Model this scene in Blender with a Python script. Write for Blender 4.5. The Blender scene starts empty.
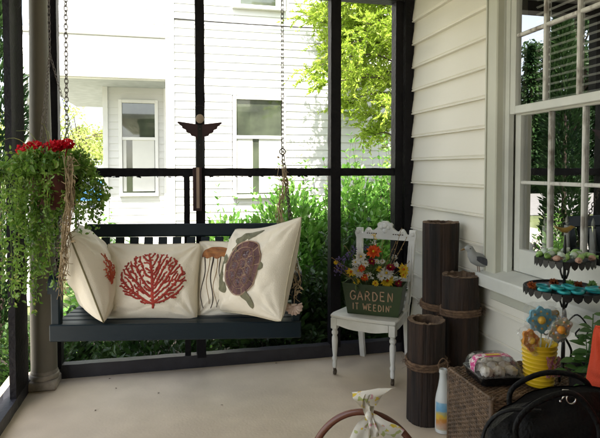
import bpy, math, random
from mathutils import Vector, Matrix, noise
rnd = random.Random(7)
PI = math.pi; R_ = math.radians
sc = bpy.context.scene
COL = sc.collection
V = Vector

# ---------------------------------------------------------------- render / world
sc.render.engine = 'CYCLES'
sc.cycles.use_denoising = True
sc.cycles.max_bounces = 10; sc.cycles.diffuse_bounces = 5; sc.cycles.glossy_bounces = 4
sc.cycles.transmission_bounces = 6; sc.cycles.transparent_max_bounces = 12
sc.cycles.sample_clamp_indirect = 6.0; sc.cycles.film_exposure = 3.5
sc.view_settings.view_transform = 'Standard'; sc.view_settings.look = 'None'
sc.view_settings.exposure = 0; sc.view_settings.gamma = 1
SUN = V((-0.20, -0.54, 0.82)).normalized()
w = bpy.data.worlds.new("World"); sc.world = w; w.use_nodes = True
nt = w.node_tree; bg = nt.nodes['Background']
sky = nt.nodes.new('ShaderNodeTexSky'); sky.sky_type = 'NISHITA'; sky.sun_disc = False
sky.sun_elevation = math.asin(SUN.z); sky.sun_rotation = math.atan2(SUN.x, SUN.y)
sky.dust_density = 1.6; sky.air_density = 1.0
hs = nt.nodes.new('ShaderNodeHueSaturation'); hs.inputs['Saturation'].default_value = .45
nt.links.new(sky.outputs[0], hs.inputs['Color']); nt.links.new(hs.outputs[0], bg.inputs[0]); bg.inputs[1].default_value = 0.15
sun = bpy.data.lights.new('sun', 'SUN'); sun.energy = 5.0; sun.angle = R_(0.5); sun.color = (1, 0.93, 0.81)
so = bpy.data.objects.new('sun', sun); COL.objects.link(so)
so.rotation_euler = SUN.to_track_quat('Z', 'Y').to_euler(); so.location = (-4, -10, 14)
# camera: eye 1.4 m above the porch floor, 13 degrees to the right of the porch axis
cam = bpy.data.cameras.new('camera'); co = bpy.data.objects.new('camera', cam); COL.objects.link(co)
cam.sensor_width = 36; cam.lens = 541/600*36; cam.shift_y = -32/600
cam.clip_start = 0.05; cam.clip_end = 600
co.location = (0, 0, 1.4); co.rotation_euler = (R_(90-2), 0, R_(-13)); sc.camera = co
def cw(u, wd):   # lateral offset and depth from where the photographer stands -> floor position
    a = R_(13); return (u*math.cos(a)+wd*math.sin(a), -u*math.sin(a)+wd*math.cos(a))

# ---------------------------------------------------------------- mesh builder
class MB:
    def __init__(s): s.v = []; s.f = []; s.mi = []; s.m = 0
    def add(s, vs, fs):
        o = len(s.v); s.v += [tuple(p) for p in vs]
        for f in fs: s.f.append(tuple(i+o for i in f)); s.mi.append(s.m)
        return s
    def box(s, c, d, M=None, bev=0.0):
        hx, hy, hz = d[0]/2, d[1]/2, d[2]/2
        if bev <= 0:
            vs = [V((x*hx, y*hy, z*hz)) for x in (-1, 1) for y in (-1, 1) for z in (-1, 1)]
            fs = [(0,1,3,2), (4,6,7,5), (0,4,5,1), (2,3,7,6), (0,2,6,4), (1,5,7,3)]
        else:
            b = min(bev, hx*.9, hy*.9, hz*.9); vs = []; fs = []; idx = {}
            for x in (-1, 1):
                for y in (-1, 1):
                    for z in (-1, 1):
                        for k in range(3):
                            q = [x*(hx-b), y*(hy-b), z*(hz-b)]
                            q[k] = (x, y, z)[k]*(hx, hy, hz)[k]
                            idx[(x, y, z, k)] = len(vs); vs.append(V(q))
            g = lambda *a: idx[a]
            for k in range(3):
                i, j = (k+1) % 3, (k+2) % 3
                for t in (-1, 1):
                    q = []
                    for a, e in ((-1,-1), (1,-1), (1,1), (-1,1)):
                        c3 = [0,0,0]; c3[k] = t; c3[i] = a; c3[j] = e; q.append(g(*c3, k))
                    fs.append(tuple(q if t > 0 else q[::-1]))
            for k in range(3):
                i, j = (k+1) % 3, (k+2) % 3
                for a in (-1, 1):
                    for e in (-1, 1):
                        p = [0,0,0]; p[i] = a; p[j] = e; p[k] = -1; n = list(p); n[k] = 1
                        q = (g(*p, i), g(*n, i), g(*n, j), g(*p, j))
                        fs.append(q if a*e < 0 else q[::-1])
            for x in (-1, 1):
                for y in (-1, 1):
                    for z in (-1, 1):
                        q = (g(x,y,z,0), g(x,y,z,1), g(x,y,z,2))
                        fs.append(q if x*y*z > 0 else q[::-1])
        if M is not None: vs = [M @ p for p in vs]
        c = V(c); return s.add([p+c for p in vs], fs)
    def tube(s, pts, r, n=8, closed=False, cap=True, squash=None):
        pts = [V(p) for p in pts]; m = len(pts)
        rs = r if isinstance(r, (list, tuple)) else [r]*m
        vs = []; prev = None
        for i, p in enumerate(pts):
            a = pts[(i-1) % m] if (closed or i > 0) else p
            b = pts[(i+1) % m] if (closed or i < m-1) else p
            t = (b-a)
            t = t.normalized() if t.length > 1e-9 else V((0,0,1))
            if prev is None:
                up = V((0,0,1)) if abs(t.z) < .9 else V((0,1,0))
                x = t.cross(up).normalized()
            else:
                x = prev - t*prev.dot(t)
                x = x.normalized() if x.length > 1e-6 else t.orthogonal().normalized()
            y = t.cross(x); prev = x
            sq = squash or 1
            for k in range(n):
                an = 2*PI*k/n; vs.append(p + (x*math.cos(an)+y*math.sin(an)*sq)*rs[i])
        fs = []
        for i in range(m if closed else m-1):
            for k in range(n):
                a = i*n+k; b = i*n+(k+1) % n; j = (i+1) % m
                fs.append((a, b, j*n+(k+1) % n, j*n+k))
        if cap and not closed:
            fs.append(tuple(range(n))[::-1]); fs.append(tuple((m-1)*n+k for k in range(n)))
        return s.add(vs, fs)
    def lathe(s, prof, n=24, c=(0,0,0), M=None, cap=True, wob=None):
        vs = []
        for r, z in prof:
            for k in range(n):
                a = 2*PI*k/n; rr = r*(wob(a, z) if wob else 1)
                vs.append(V((rr*math.cos(a), rr*math.sin(a), z)))
        fs = []
        for i in range(len(prof)-1):
            for k in range(n): fs.append((i*n+k, i*n+(k+1) % n, (i+1)*n+(k+1) % n, (i+1)*n+k))
        if cap:
            fs.append(tuple(range(n))[::-1]); fs.append(tuple((len(prof)-1)*n+k for k in range(n)))
        if M is not None: vs = [M @ p for p in vs]
        c = V(c); return s.add([p+c for p in vs], fs)
    def ball(s, c, r, n=10, m=6, sc3=(1,1,1), M=None):
        prof = [(max(1e-4, math.sin(PI*i/m)), -math.cos(PI*i/m)) for i in range(m+1)]
        vs = []; fs = []
        for a, z in prof:
            for k in range(n): vs.append(V((a*math.cos(2*PI*k/n)*r*sc3[0], a*math.sin(2*PI*k/n)*r*sc3[1], z*r*sc3[2])))
        for i in range(m):
            for k in range(n): fs.append((i*n+k, i*n+(k+1) % n, (i+1)*n+(k+1) % n, (i+1)*n+k))
        if M is not None: vs = [M @ p for p in vs]
        c = V(c); return s.add([p+c for p in vs], fs)
    def grid(s, fn, nu, nv):
        vs = [fn(i/nu, j/nv) for j in range(nv+1) for i in range(nu+1)]
        fs = [(j*(nu+1)+i, j*(nu+1)+i+1, (j+1)*(nu+1)+i+1, (j+1)*(nu+1)+i) for j in range(nv) for i in range(nu)]
        return s.add(vs, fs)
    def extrude(s, poly, axis_from, axis_to):   # poly: list of 3D points; copies moved from->to
        n = len(poly); a = [V(p)+V(axis_from) for p in poly]; b = [V(p)+V(axis_to) for p in poly]
        fs = [(i, (i+1) % n, n+(i+1) % n, n+i) for i in range(n)]
        fs.append(tuple(range(n))[::-1]); fs.append(tuple(range(n, 2*n)))
        return s.add(a+b, fs)
    def leaf(s, p, d, nrm, L, W):
        p = V(p); d = V(d).normalized(); sd = d.cross(V(nrm))
        if sd.length < 1e-4: sd = d.orthogonal()
        sd.normalize(); up = sd.cross(d)
        o = len(s.v)
        s.v += [tuple(p), tuple(p+d*L*.45+sd*W*.5+up*W*.12), tuple(p+d*L-up*L*.08), tuple(p+d*L*.45-sd*W*.5+up*W*.12)]
        s.f += [(o, o+1, o+2), (o, o+2, o+3)]; s.mi += [s.m, s.m]
        return s
    def leaf6(s, p, d, nrm, L, W):
        p = V(p); d = V(d).normalized(); sd = d.cross(V(nrm))
        if sd.length < 1e-4: sd = d.orthogonal()
        sd.normalize(); up = sd.cross(d); o = len(s.v); c = rnd.uniform(-.05, .16)
        s.v += [tuple(p), tuple(p+d*L*.28+sd*W*.42+up*W*.14), tuple(p+d*L*.66+sd*W*.44+up*(W*.14-L*c*.4)), tuple(p+d*L-up*L*c), tuple(p+d*L*.66-sd*W*.44+up*(W*.14-L*c*.4)), tuple(p+d*L*.28-sd*W*.42+up*W*.14)]
        s.f += [(o, o+1, o+2, o+3), (o, o+3, o+4, o+5)]; s.mi += [s.m, s.m]
        return s
    def build(s, name, mat, parent=None, smooth=False, loc=None):
        me = bpy.data.meshes.new(name); me.from_pydata(s.v, [], s.f)
        mats = mat if isinstance(mat, (list, tuple)) else [mat]
        for m in mats: me.materials.append(m)
        if len(mats) > 1: me.polygons.foreach_set('material_index', s.mi)
        if smooth:
            me.polygons.foreach_set('use_smooth', [True]*len(me.polygons))
        me.update()
        o = bpy.data.objects.new(name, me); COL.objects.link(o)
        if parent: o.parent = parent
        if loc: o.location = loc
        if smooth == 'auto':
            me.set_sharp_from_angle(angle=R_(40))
        return o
def tag(o, label=None, cat=None, group=None, kind=None):
    if label: o['label'] = label
    if cat: o['category'] = cat
    if group: o['group'] = group
    if kind: o['kind'] = kind
    return o
def thing(name, label, cat, loc=(0,0,0), rz=0, group=None, rot=None):
    o = bpy.data.objects.new(name, None); COL.objects.link(o); o.empty_display_size = .1
    o.location = loc; o.rotation_euler = rot if rot else (0, 0, rz)
    return tag(o, label, cat, group)
def dup(root, loc=None, rot=None, label=None, group=None, scale=None):
    r = root.copy(); COL.objects.link(r)
    if loc is not None: r.location = loc
    if rot is not None: r.rotation_euler = rot
    if scale is not None: r.scale = scale
    if label: r['label'] = label
    if group: r['group'] = group
    for ch in list(root.children):
        c = ch.copy(); COL.objects.link(c); c.parent = r
        for g in list(ch.children):
            d = g.copy(); COL.objects.link(d); d.parent = c
    return r
def bez(p, n):
    """Catmull-Rom through points, n steps per span."""
    p = [V(q) for q in p]; q = [p[0]*2-p[1]]+p+[p[-1]*2-p[-2]]; out = []
    for i in range(1, len(q)-2):
        for k in range(n):
            t = k/n; a, b, c, d = q[i-1], q[i], q[i+1], q[i+2]
            out.append(.5*((2*b)+(c-a)*t+(2*a-5*b+4*c-d)*t*t+(3*b-a-3*c+d)*t**3))
    out.append(p[-1]); return out
def rv(a=1.0): return V((rnd.uniform(-a, a), rnd.uniform(-a, a), rnd.uniform(-a, a)))
def rdir():
    while True:
        q = rv()
        if .05 < q.length < 1: return q.normalized()

# ---------------------------------------------------------------- materials
def mat(name, col, rough=.6, col2=None, scale=6, stretch=(1,1,1), bump=0.0, bscale=None, metal=0, spec=.5,
        detail=6, lo=.35, hi=.65, trans=0, coat=0, third=None, tscale=1.2):
    m = bpy.data.materials.new(name); m.use_nodes = True
    t = m.node_tree; N = t.nodes; L = t.links; b = N['Principled BSDF']
    b.inputs['Roughness'].default_value = rough; b.inputs['Metallic'].default_value = metal
    b.inputs['Specular IOR Level'].default_value = spec; b.inputs['Transmission Weight'].default_value = trans
    b.inputs['Coat Weight'].default_value = coat
    if col2 is None: col2 = tuple(c*.8 for c in col)
    tc = N.new('ShaderNodeTexCoord'); mp = N.new('ShaderNodeMapping'); mp.inputs['Scale'].default_value = stretch
    L.new(tc.outputs['Object'], mp.inputs[0])
    no = N.new('ShaderNodeTexNoise'); no.inputs['Scale'].default_value = scale; no.inputs['Detail'].default_value = detail
    L.new(mp.outputs[0], no.inputs['Vector'])
    r = N.new('ShaderNodeValToRGB'); r.color_ramp.elements[0].position = lo; r.color_ramp.elements[1].position = hi
    r.color_ramp.elements[0].color = (*col2, 1); r.color_ramp.elements[1].color = (*col, 1)
    L.new(no.outputs[0], r.inputs[0]); out = r.outputs[0]
    if third:
        n3 = N.new('ShaderNodeTexNoise'); n3.inputs['Scale'].default_value = tscale; n3.inputs['Detail'].default_value = 4
        L.new(tc.outputs['Object'], n3.inputs['Vector'])
        r3 = N.new('ShaderNodeValToRGB'); r3.color_ramp.elements[0].position = .45; r3.color_ramp.elements[1].position = .72
        L.new(n3.outputs[0], r3.inputs[0])
        mx = N.new('ShaderNodeMixRGB'); mx.inputs[2].default_value = (*third, 1)
        L.new(r3.outputs[0], mx.inputs[0]); L.new(out, mx.inputs[1]); out = mx.outputs[0]
    L.new(out, b.inputs['Base Color'])
    if bump:
        nb = N.new('ShaderNodeTexNoise'); nb.inputs['Scale'].default_value = bscale or scale*3; nb.inputs['Detail'].default_value = 5
        L.new(mp.outputs[0], nb.inputs['Vector'])
        bp = N.new('ShaderNodeBump'); bp.inputs['Strength'].default_value = bump; bp.inputs['Distance'].default_value = .01
        L.new(nb.outputs[0], bp.inputs['Height']); L.new(bp.outputs[0], b.inputs['Normal'])
    return m
def leafmat(name, c1, c2, scale=3.0, tr=.35, gloss=.08, dead=None):
    m = bpy.data.materials.new(name); m.use_nodes = True
    t = m.node_tree; N = t.nodes; L = t.links; N.remove(N['Principled BSDF']); out = N['Material Output']
    tc = N.new('ShaderNodeTexCoord'); no = N.new('ShaderNodeTexNoise'); no.inputs['Scale'].default_value = scale; no.inputs['Detail'].default_value = 8
    L.new(tc.outputs['Object'], no.inputs['Vector'])
    r = N.new('ShaderNodeValToRGB'); r.color_ramp.elements[0].position = .35; r.color_ramp.elements[1].position = .65
    r.color_ramp.elements[0].color = (*c1, 1); r.color_ramp.elements[1].color = (*c2, 1); L.new(no.outputs[0], r.inputs[0])
    rc = r.outputs[0]
    if dead:
        n2 = N.new('ShaderNodeTexNoise'); n2.inputs['Scale'].default_value = 38; n2.inputs['Detail'].default_value = 1; L.new(tc.outputs['Object'], n2.inputs['Vector'])
        r2 = N.new('ShaderNodeValToRGB'); r2.color_ramp.elements[0].position = .62; r2.color_ramp.elements[1].position = .70; L.new(n2.outputs[0], r2.inputs[0])
        mx = N.new('ShaderNodeMixRGB'); mx.inputs[2].default_value = (*dead, 1); L.new(r2.outputs[0], mx.inputs[0]); L.new(rc, mx.inputs[1]); rc = mx.outputs[0]
    d = N.new('ShaderNodeBsdfDiffuse'); tl = N.new('ShaderNodeBsdfTranslucent'); g = N.new('ShaderNodeBsdfGlossy'); g.inputs['Roughness'].default_value = .35
    L.new(rc, d.inputs[0]); L.new(rc, tl.inputs[0])
    a = N.new('ShaderNodeMixShader'); a.inputs[0].default_value = tr; L.new(d.outputs[0], a.inputs[1]); L.new(tl.outputs[0], a.inputs[2])
    b = N.new('ShaderNodeMixShader'); b.inputs[0].default_value = gloss; L.new(a.outputs[0], b.inputs[1]); L.new(g.outputs[0], b.inputs[2])
    L.new(b.outputs[0], out.inputs[0]); return m
def clearmat(name, refl=.12, tint=(1,1,1), rough=.03, bump=0, bscale=30, milky=0.0, milk=(.8,.8,.8)):
    """thin clear sheet: lets light straight through, reflects like glass"""
    m = bpy.data.materials.new(name); m.use_nodes = True
    t = m.node_tree; N = t.nodes; L = t.links; N.remove(N['Principled BSDF']); out = N['Material Output']
    tp = N.new('ShaderNodeBsdfTransparent'); tp.inputs[0].default_value = (*tint, 1)
    g = N.new('ShaderNodeBsdfGlossy'); g.inputs['Roughness'].default_value = rough
    fr = N.new('ShaderNodeFresnel'); fr.inputs['IOR'].default_value = 1.5
    mu = N.new('ShaderNodeMath'); mu.operation = 'MULTIPLY_ADD'; mu.inputs[1].default_value = .62; mu.inputs[2].default_value = refl*.08
    mu.use_clamp = True
    L.new(fr.outputs[0], mu.inputs[0])
    mx = N.new('ShaderNodeMixShader'); L.new(mu.outputs[0], mx.inputs[0]); L.new(tp.outputs[0], mx.inputs[1]); L.new(g.outputs[0], mx.inputs[2])
    sh = mx.outputs[0]
    if bump:
        tc = N.new('ShaderNodeTexCoord'); nb = N.new('ShaderNodeTexNoise'); nb.inputs['Scale'].default_value = bscale
        L.new(tc.outputs['Object'], nb.inputs['Vector']); bp = N.new('ShaderNodeBump'); bp.inputs['Strength'].default_value = bump; bp.inputs['Distance'].default_value = .01
        L.new(nb.outputs[0], bp.inputs['Height']); L.new(bp.outputs[0], g.inputs['Normal']); L.new(bp.outputs[0], fr.inputs['Normal'])
    if milky:
        df = N.new('ShaderNodeBsdfDiffuse'); df.inputs[0].default_value = (*milk, 1)
        m2 = N.new('ShaderNodeMixShader'); m2.inputs[0].default_value = milky; L.new(sh, m2.inputs[1]); L.new(df.outputs[0], m2.inputs[2]); sh = m2.outputs[0]
    L.new(sh, out.inputs[0]); return m
def spotmat(name, base, spots, scale=20, rough=.8, thr=.35):
    """fabric / label print: coloured blobs of several hues on a base"""
    m = bpy.data.materials.new(name); m.use_nodes = True
    t = m.node_tree; N = t.nodes; L = t.links; b = N['Principled BSDF']; b.inputs['Roughness'].default_value = rough
    tc = N.new('ShaderNodeTexCoord'); cur = None
    for i, c in enumerate(spots):
        mp = N.new('ShaderNodeMapping'); mp.inputs['Location'].default_value = (i*3.7, i*1.3, i*2.1); L.new(tc.outputs['Object'], mp.inputs[0])
        no = N.new('ShaderNodeTexNoise'); no.inputs['Scale'].default_value = scale*(1+.15*i); no.inputs['Detail'].default_value = 1.5; L.new(mp.outputs[0], no.inputs['Vector'])
        r = N.new('ShaderNodeValToRGB'); r.color_ramp.elements[0].position = 1-thr; r.color_ramp.elements[1].position = 1-thr+.03; L.new(no.outputs[0], r.inputs[0])
        mx = N.new('ShaderNodeMixRGB'); mx.inputs[2].default_value = (*c, 1); L.new(r.outputs[0], mx.inputs[0])
        if cur is None: mx.inputs[1].default_value = (*base, 1)
        else: L.new(cur, mx.inputs[1])
        cur = mx.outputs[0]
    L.new(cur, b.inputs['Base Color']); return m

M = dict(
 floor=mat('painted_floor', (.71,.60,.465), .55, (.61,.51,.39), 3.5, bump=.12, bscale=70, third=(.53,.44,.34), tscale=1.7),
 ceil=mat('ceiling_paint', (.74,.72,.65), .6),
 frame=mat('black_frame_paint', (.004,.0037,.0055), .5, (.010,.009,.011), 9, spec=.15, bump=.5, bscale=45, lo=.5, hi=.8),
 frame_grey=mat('worn_sill_paint', (.03,.029,.036), .45, (.02,.019,.024), 8, bump=.3, bscale=40),
 siding=mat('cream_siding', (.785,.755,.66), .5, (.735,.705,.615), 1.5, stretch=(1,.4,1), bump=.05, bscale=90),
 trim=mat('cream_trim', (.56,.56,.47), .45, (.49,.49,.41), 3, bump=.08, bscale=60),
 trim_white=mat('window_white', (.66,.67,.62), .45, (.55,.56,.52), 4, bump=.1, bscale=50),
 putty=mat('weathered_muntin', (.62,.61,.57), .6, (.24,.21,.18), 22, stretch=(1,1,.5), bump=.4, lo=.34, hi=.5),
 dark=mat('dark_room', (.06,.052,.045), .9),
 column=mat('column_taupe', (.205,.185,.145), .6, (.16,.145,.11), 2.5, bump=.1, bscale=40),
 stone=mat('column_base', (.40,.35,.28), .8, (.2,.18,.15), 12, bump=.5, bscale=40),
 swing=mat('swing_paint', (.0045,.0125,.0185), .4, (.008,.017,.024), 7, spec=.25, stretch=(.3,1,1), bump=.15, bscale=40),
 chain=mat('chain_steel', (.10,.085,.07), .45, (.06,.045,.035), 30, metal=.6),
 cotton=mat('cream_cotton', (.84,.775,.65), .9, (.79,.725,.595), 4, bump=.3, bscale=220),
 piping=mat('piping_cord', (.60,.54,.40), .9),
 coral=mat('coral_thread', (.46,.055,.035), .8, (.30,.03,.025), 40, bump=.4, bscale=300),
 jelly=mat('jelly_thread', (.42,.17,.05), .8, (.24,.09,.035), 22, stretch=(1,1,2), bump=.3, bscale=200),
 tent_dark=mat('tentacle_thread', (.05,.035,.03), .8), tent_tan=mat('tan_thread', (.40,.26,.12), .8),
 shell=mat('turtle_shell_thread', (.155,.075,.072), .8, (.085,.042,.045), 25, bump=.3, bscale=200),
 scute=mat('scute_thread', (.55,.40,.30), .8), flipper=mat('flipper_thread', (.20,.19,.11), .8, (.13,.13,.08), 30),
 starlilac=mat('lilac_thread', (.40,.36,.42), .8),
 rope=mat('jute', (.20,.12,.07), .95, (.11,.065,.04), 40, bump=.6, bscale=160),
 dried=mat('dried_twine', (.42,.32,.19), .95, (.22,.16,.09), 30),
 shellp=mat('sea_shell', (.62,.50,.42), .5, (.5,.36,.3), 14, stretch=(1,1,3)),
 white=mat('chair_white_paint', (.83,.83,.80), .4, (.62,.62,.58), 5, bump=.12, bscale=60),
 brass=mat('caster_metal', (.10,.08,.06), .4, metal=.8),
 green_tin=mat('green_tin', (.030,.060,.014), .5, (.025,.045,.014), 5, bump=.08),
 letter=mat('letter_paint', (.62,.42,.29), .7, (.50,.32,.20), 60),
 log=mat('piling_wood', (.046,.023,.013), .8, (.005,.003,.0025), 8, stretch=(2.5,2.5,.22), bump=1.0, bscale=22, third=(.018,.011,.008), tscale=5),
 logtop=mat('piling_rim', (.19,.125,.075), .85, (.06,.035,.022), 20, bump=.4),
 gullw=mat('gull_white', (.33,.34,.335), .6, (.25,.26,.26), 8), gullg=mat('gull_grey', (.075,.08,.095), .6, (.045,.048,.06), 20, stretch=(3,1,1)),
 gullb=mat('gull_beak', (.18,.10,.03), .5), gulll=mat('gull_leg', (.28,.16,.10), .6), black=mat('black_plain', (.008,.008,.008), .4),
 bottle=mat('milk_glass', (.72,.74,.72), .25, (.66,.68,.66), 5),
 wicker=mat('wicker_brown', (.17,.105,.06), .5, (.05,.03,.018), 34, bump=.3, bscale=150, lo=.3, hi=.6),
 wicker_dark=mat('wicker_black', (.02,.017,.015), .5, (.01,.009,.008), 30),
 tray=mat('black_tray', (.006,.006,.007), .18), clear=clearmat('clear_plastic', .3, rough=.06, bump=.3, bscale=40, milky=.05),
 cello=clearmat('cellophane', .8, rough=.05, bump=1.0, bscale=60, milky=.045),
 glass=clearmat('window_glass', .25, rough=.004, tint=(.99,1,.99)),
 pinkband=mat('pink_band', (.55,.05,.22), .5, (.75,.65,.65), 60, lo=.45, hi=.5), yellowlab=mat('yellow_label', (.75,.5,.06), .5),
 frosting=mat('white_frosting', (.72,.68,.60), .6, (.6,.55,.47), 30, bump=.4, bscale=90), choc=mat('dark_cake', (.035,.018,.012), .8),
 bucket=mat('yellow_bucket', (.72,.50,.015), .35, (.6,.38,.01), 8),
 cookie_b=mat('blue_icing', (.06,.36,.58), .5, (.22,.58,.70), 60), cookie_o=mat('orange_icing', (.80,.22,.01), .5, (.75,.36,.04), 50),
 cookie_y=mat('yellow_icing', (.72,.42,.05), .5), cookie_m=mat('mixed_icing', (.55,.35,.3), .5, (.25,.3,.12), 50),
 pinktag=mat('pink_tag', (.6,.28,.3), .6, (.3,.05,.12), 70),
 iron=mat('black_iron', (.010,.010,.011), .42, bump=.15, bscale=80), finial=mat('gilt_bird', (.30,.19,.04), .4, (.16,.10,.03), 30, metal=.3),
 candyg=mat('green_candy', (.22,.42,.09), .3, (.35,.55,.2), 30), candyw=mat('white_wrapper', (.62,.68,.62), .3, (.4,.5,.4), 40),
 candyp=mat('pink_candy', (.5,.3,.22), .4), turq=mat('turquoise', (.04,.46,.46), .3, (.02,.32,.36), 40), orange=mat('orange_bead', (.45,.13,.03), .5, (.3,.08,.03), 30),
 cushion=mat('red_orange_cloth', (.55,.052,.012), .9, (.48,.04,.01), 5, bump=.35, bscale=260),
 leather=mat('black_leather', (.0035,.0035,.004), .5, (.006,.006,.007), 12, bump=.45, bscale=120, spec=.25), chrome=mat('silver_metal', (.75,.72,.72), .18, metal=1),
 hoop=mat('cane_handle', (.17,.055,.03), .35, (.10,.03,.018), 9, stretch=(1,1,1), bump=.1, coat=.3),
 bow=spotmat('floral_ribbon', (.78,.74,.66), [(.75,.55,.05), (.62,.33,.36), (.45,.5,.2), (.78,.62,.1)], 34, thr=.36),
 candle=mat('white_candle', (.88,.88,.85), .5), candletip=mat('candle_tip', (.7,.71,.6), .4),
 blind=mat('white_blind', (.7,.7,.66), .6),
 pot=mat('terracotta_liner', (.10,.02,.015), .8, (.05,.014,.01), 12, bump=.5),
 geranium=leafmat('geranium_red', (.55,.008,.02), (.75,.02,.04), 30, .2, .03),
 fern=leafmat('trailing_leaf', (.07,.17,.015), (.23,.38,.06), 9, .5, .04, dead=(.36,.38,.10)), blade=leafmat('spike_blade', (.18,.24,.06), (.35,.36,.12), 9, .3),
 bush=leafmat('shrub_leaf', (.09,.26,.035), (.24,.46,.08), 5, .5, .07, dead=(.32,.46,.10)), bush_shaded=leafmat('shrub_leaf_painted_shade', (.018,.05,.010), (.06,.12,.025), 5, .35, .04), twig=mat('twig_bark', (.09,.065,.045), .9, (.05,.035,.025), 20),  # second shrub leaf is the first one darkened, shade put into its colour
 limeleaf=leafmat('lime_leaf', (.30,.44,.04), (.46,.58,.09), 2.0, .5, .03),
 farleaf=leafmat('far_tree_leaf', (.34,.42,.10), (.55,.60,.2), .8, .45, .02),
 darkleaf=leafmat('conifer_leaf', (.015,.04,.015), (.05,.10,.03), .6, .2, .02), midleaf=leafmat('deciduous_leaf', (.04,.09,.02), (.12,.2,.05), .6, .3, .02),
 bark=mat('tree_bark', (.10,.075,.055), .95, (.05,.035,.025), 6, stretch=(3,3,.6), bump=.8),
 nsiding=mat('white_siding', (.66,.66,.645), .5, (.60,.60,.59), .9, third=(.56,.56,.54), tscale=.5), ntrim=mat('white_trim', (.74,.74,.73), .5, (.66,.66,.65), 2),
 nglass=mat('pane_painted_reflection', (.075,.09,.06), .03, (.03,.036,.028), 2.5, spec=1.0, detail=3), nshade=mat('window_shade', (.66,.66,.63), .7, (.58,.58,.56), 2),  # mottled grey-green pane colour stands in for reflected trees
 soffit=mat('grey_soffit', (.42,.45,.46), .7),
 concrete=mat('pale_concrete', (.52,.48,.42), .9, (.44,.40,.35), 3, bump=.2), debris=mat('dry_leaf_bit', (.13,.085,.05), .9),
 lawn=mat('lawn_grass', (.17,.19,.075), .95, (.10,.13,.045), 3, bump=.8, bscale=40, third=(.2,.24,.08), tscale=.3),
 mulch=mat('bark_mulch', (.028,.019,.013), .95, (.012,.009,.007), 20, bump=1, bscale=60), road=mat('street_asphalt', (.30,.29,.28), .9, (.24,.235,.23), 4, bump=.2),
 plantleaf=leafmat('glossy_leaf', (.03,.10,.02), (.10,.22,.05), 12, .3, .08),
 carblue=mat('blue_car_paint', (.03,.16,.42), .25, coat=.8), tyre=mat('tyre_rubber', (.015,.015,.016), .9), carglass=mat('car_glass', (.02,.025,.03), .05, spec=1),
 angelred=mat('angel_maroon', (.035,.008,.010), .6, (.02,.005,.007), 20), angelface=mat('angel_face', (.38,.29,.21), .7), tan=mat('tan_strip', (.40,.29,.22), .7), wire=mat('thin_wire', (.06,.05,.045), .4, metal=.7),
 fl_orange=leafmat('orange_petal', (.55,.06,.01), (.75,.12,.02), 40, .25, .02), fl_white=leafmat('white_petal', (.6,.58,.52), (.75,.73,.68), 40, .25, .02),
 fl_yellow=leafmat('yellow_petal', (.65,.42,.01), (.8,.6,.05), 40, .25, .02), fl_red=leafmat('crimson_petal', (.16,.005,.02), (.3,.01,.03), 40, .2, .02),
 fl_purple=leafmat('purple_petal', (.07,.05,.14), (.15,.11,.25), 40, .2, .02), fl_leaf=leafmat('silk_leaf', (.03,.06,.015), (.10,.14,.04), 30, .3, .03),
 signw=mat('sign_white', (.75,.75,.74), .5), signr=mat('sign_red', (.5,.04,.04), .5), signb=mat('sign_blue', (.05,.08,.3), .5),
)
# ================================================================ SETTING
D = 3.80; RX = 1.745; LX = -0.90; CEIL = 2.74
def struct(name, mb, m, **k): return tag(mb.build(name, m, **k), kind='structure')
struct('ground', MB().add([(-250,-250,-.62), (250,-250,-.62), (250,300,-.62), (-250,300,-.62)], [(0,1,2,3)]), M['lawn'])
struct('mulch_bed', MB().add([(-3.0,3.0,-.6), (2.9,3.0,-.6), (2.9,8.3,-.6), (-3.0,5.6,-.6)], [(0,1,2,3)]), M['mulch'])
struct('street', MB().add([(-120,20,-.59), (120,20,-.59), (120,37,-.59), (-120,37,-.59)], [(0,1,2,3)]), M['road'])
struct('added_driveway', MB().add([(-8,-9,-.595), (-1.55,-9,-.595), (-1.55,5.6,-.595), (-2.9,6.4,-.595), (-2.9,20,-.595), (-8,20,-.595)], [(0,1,2,3,4,5)]), M['concrete'])  # pale slab added to bounce warm sunlight into the porch
mb = MB(); mb.box((( LX-.1+RX)/2, .3, -.06), (RX-LX+.3, 7.38, .12)); struct('porch_floor', mb, M['floor'])
mb = MB()
mb.box(((LX+RX)/2-.25, .27, CEIL+.06), (RX-LX+.9, 7.32, .12)); mb.box(((LX+RX)/2, -3.35, 1.37), (RX-LX, .1, 2.74)); mb.box((LX-.05, -1.58, 1.37), (.1, 3.46, 2.74))  # unseen end wall and solid left wall, added to block light
struct('ceiling_and_added_walls', mb, M['ceil'])

# ---- clapboard siding: one strip mesh per wall, real stepped courses
def siding(mb, a, b, z0, z1, nrm, exp, lip, phase=0.0, bead=True):
    a = V((*a, 0)); b = V((*b, 0)); nrm = V((*nrm, 0))
    k = math.floor((z0-phase)/exp)
    while phase+k*exp < z1-1e-4:
        zb = phase+k*exp
        pr = [(0, 0), (lip, 0), (lip, .009), (lip*.72, .013), (lip*.90, .020), (lip*.55, exp*.55), (lip*.08, exp)] if bead else [(0, 0), (lip, 0), (lip*.1, exp)]
        pts = [(o, max(z0, min(z1, zb+z))) for o, z in pr]
        n = len(pts)
        vs = [a+nrm*o+V((0,0,z)) for o, z in pts]+[b+nrm*o+V((0,0,z)) for o, z in pts]
        fs = [(i, i+1, n+i+1, n+i) for i in range(n-1)]
        fs += [tuple(range(n)), tuple(range(n, 2*n))[::-1]]
        mb.add(vs, fs); k += 1

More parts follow.
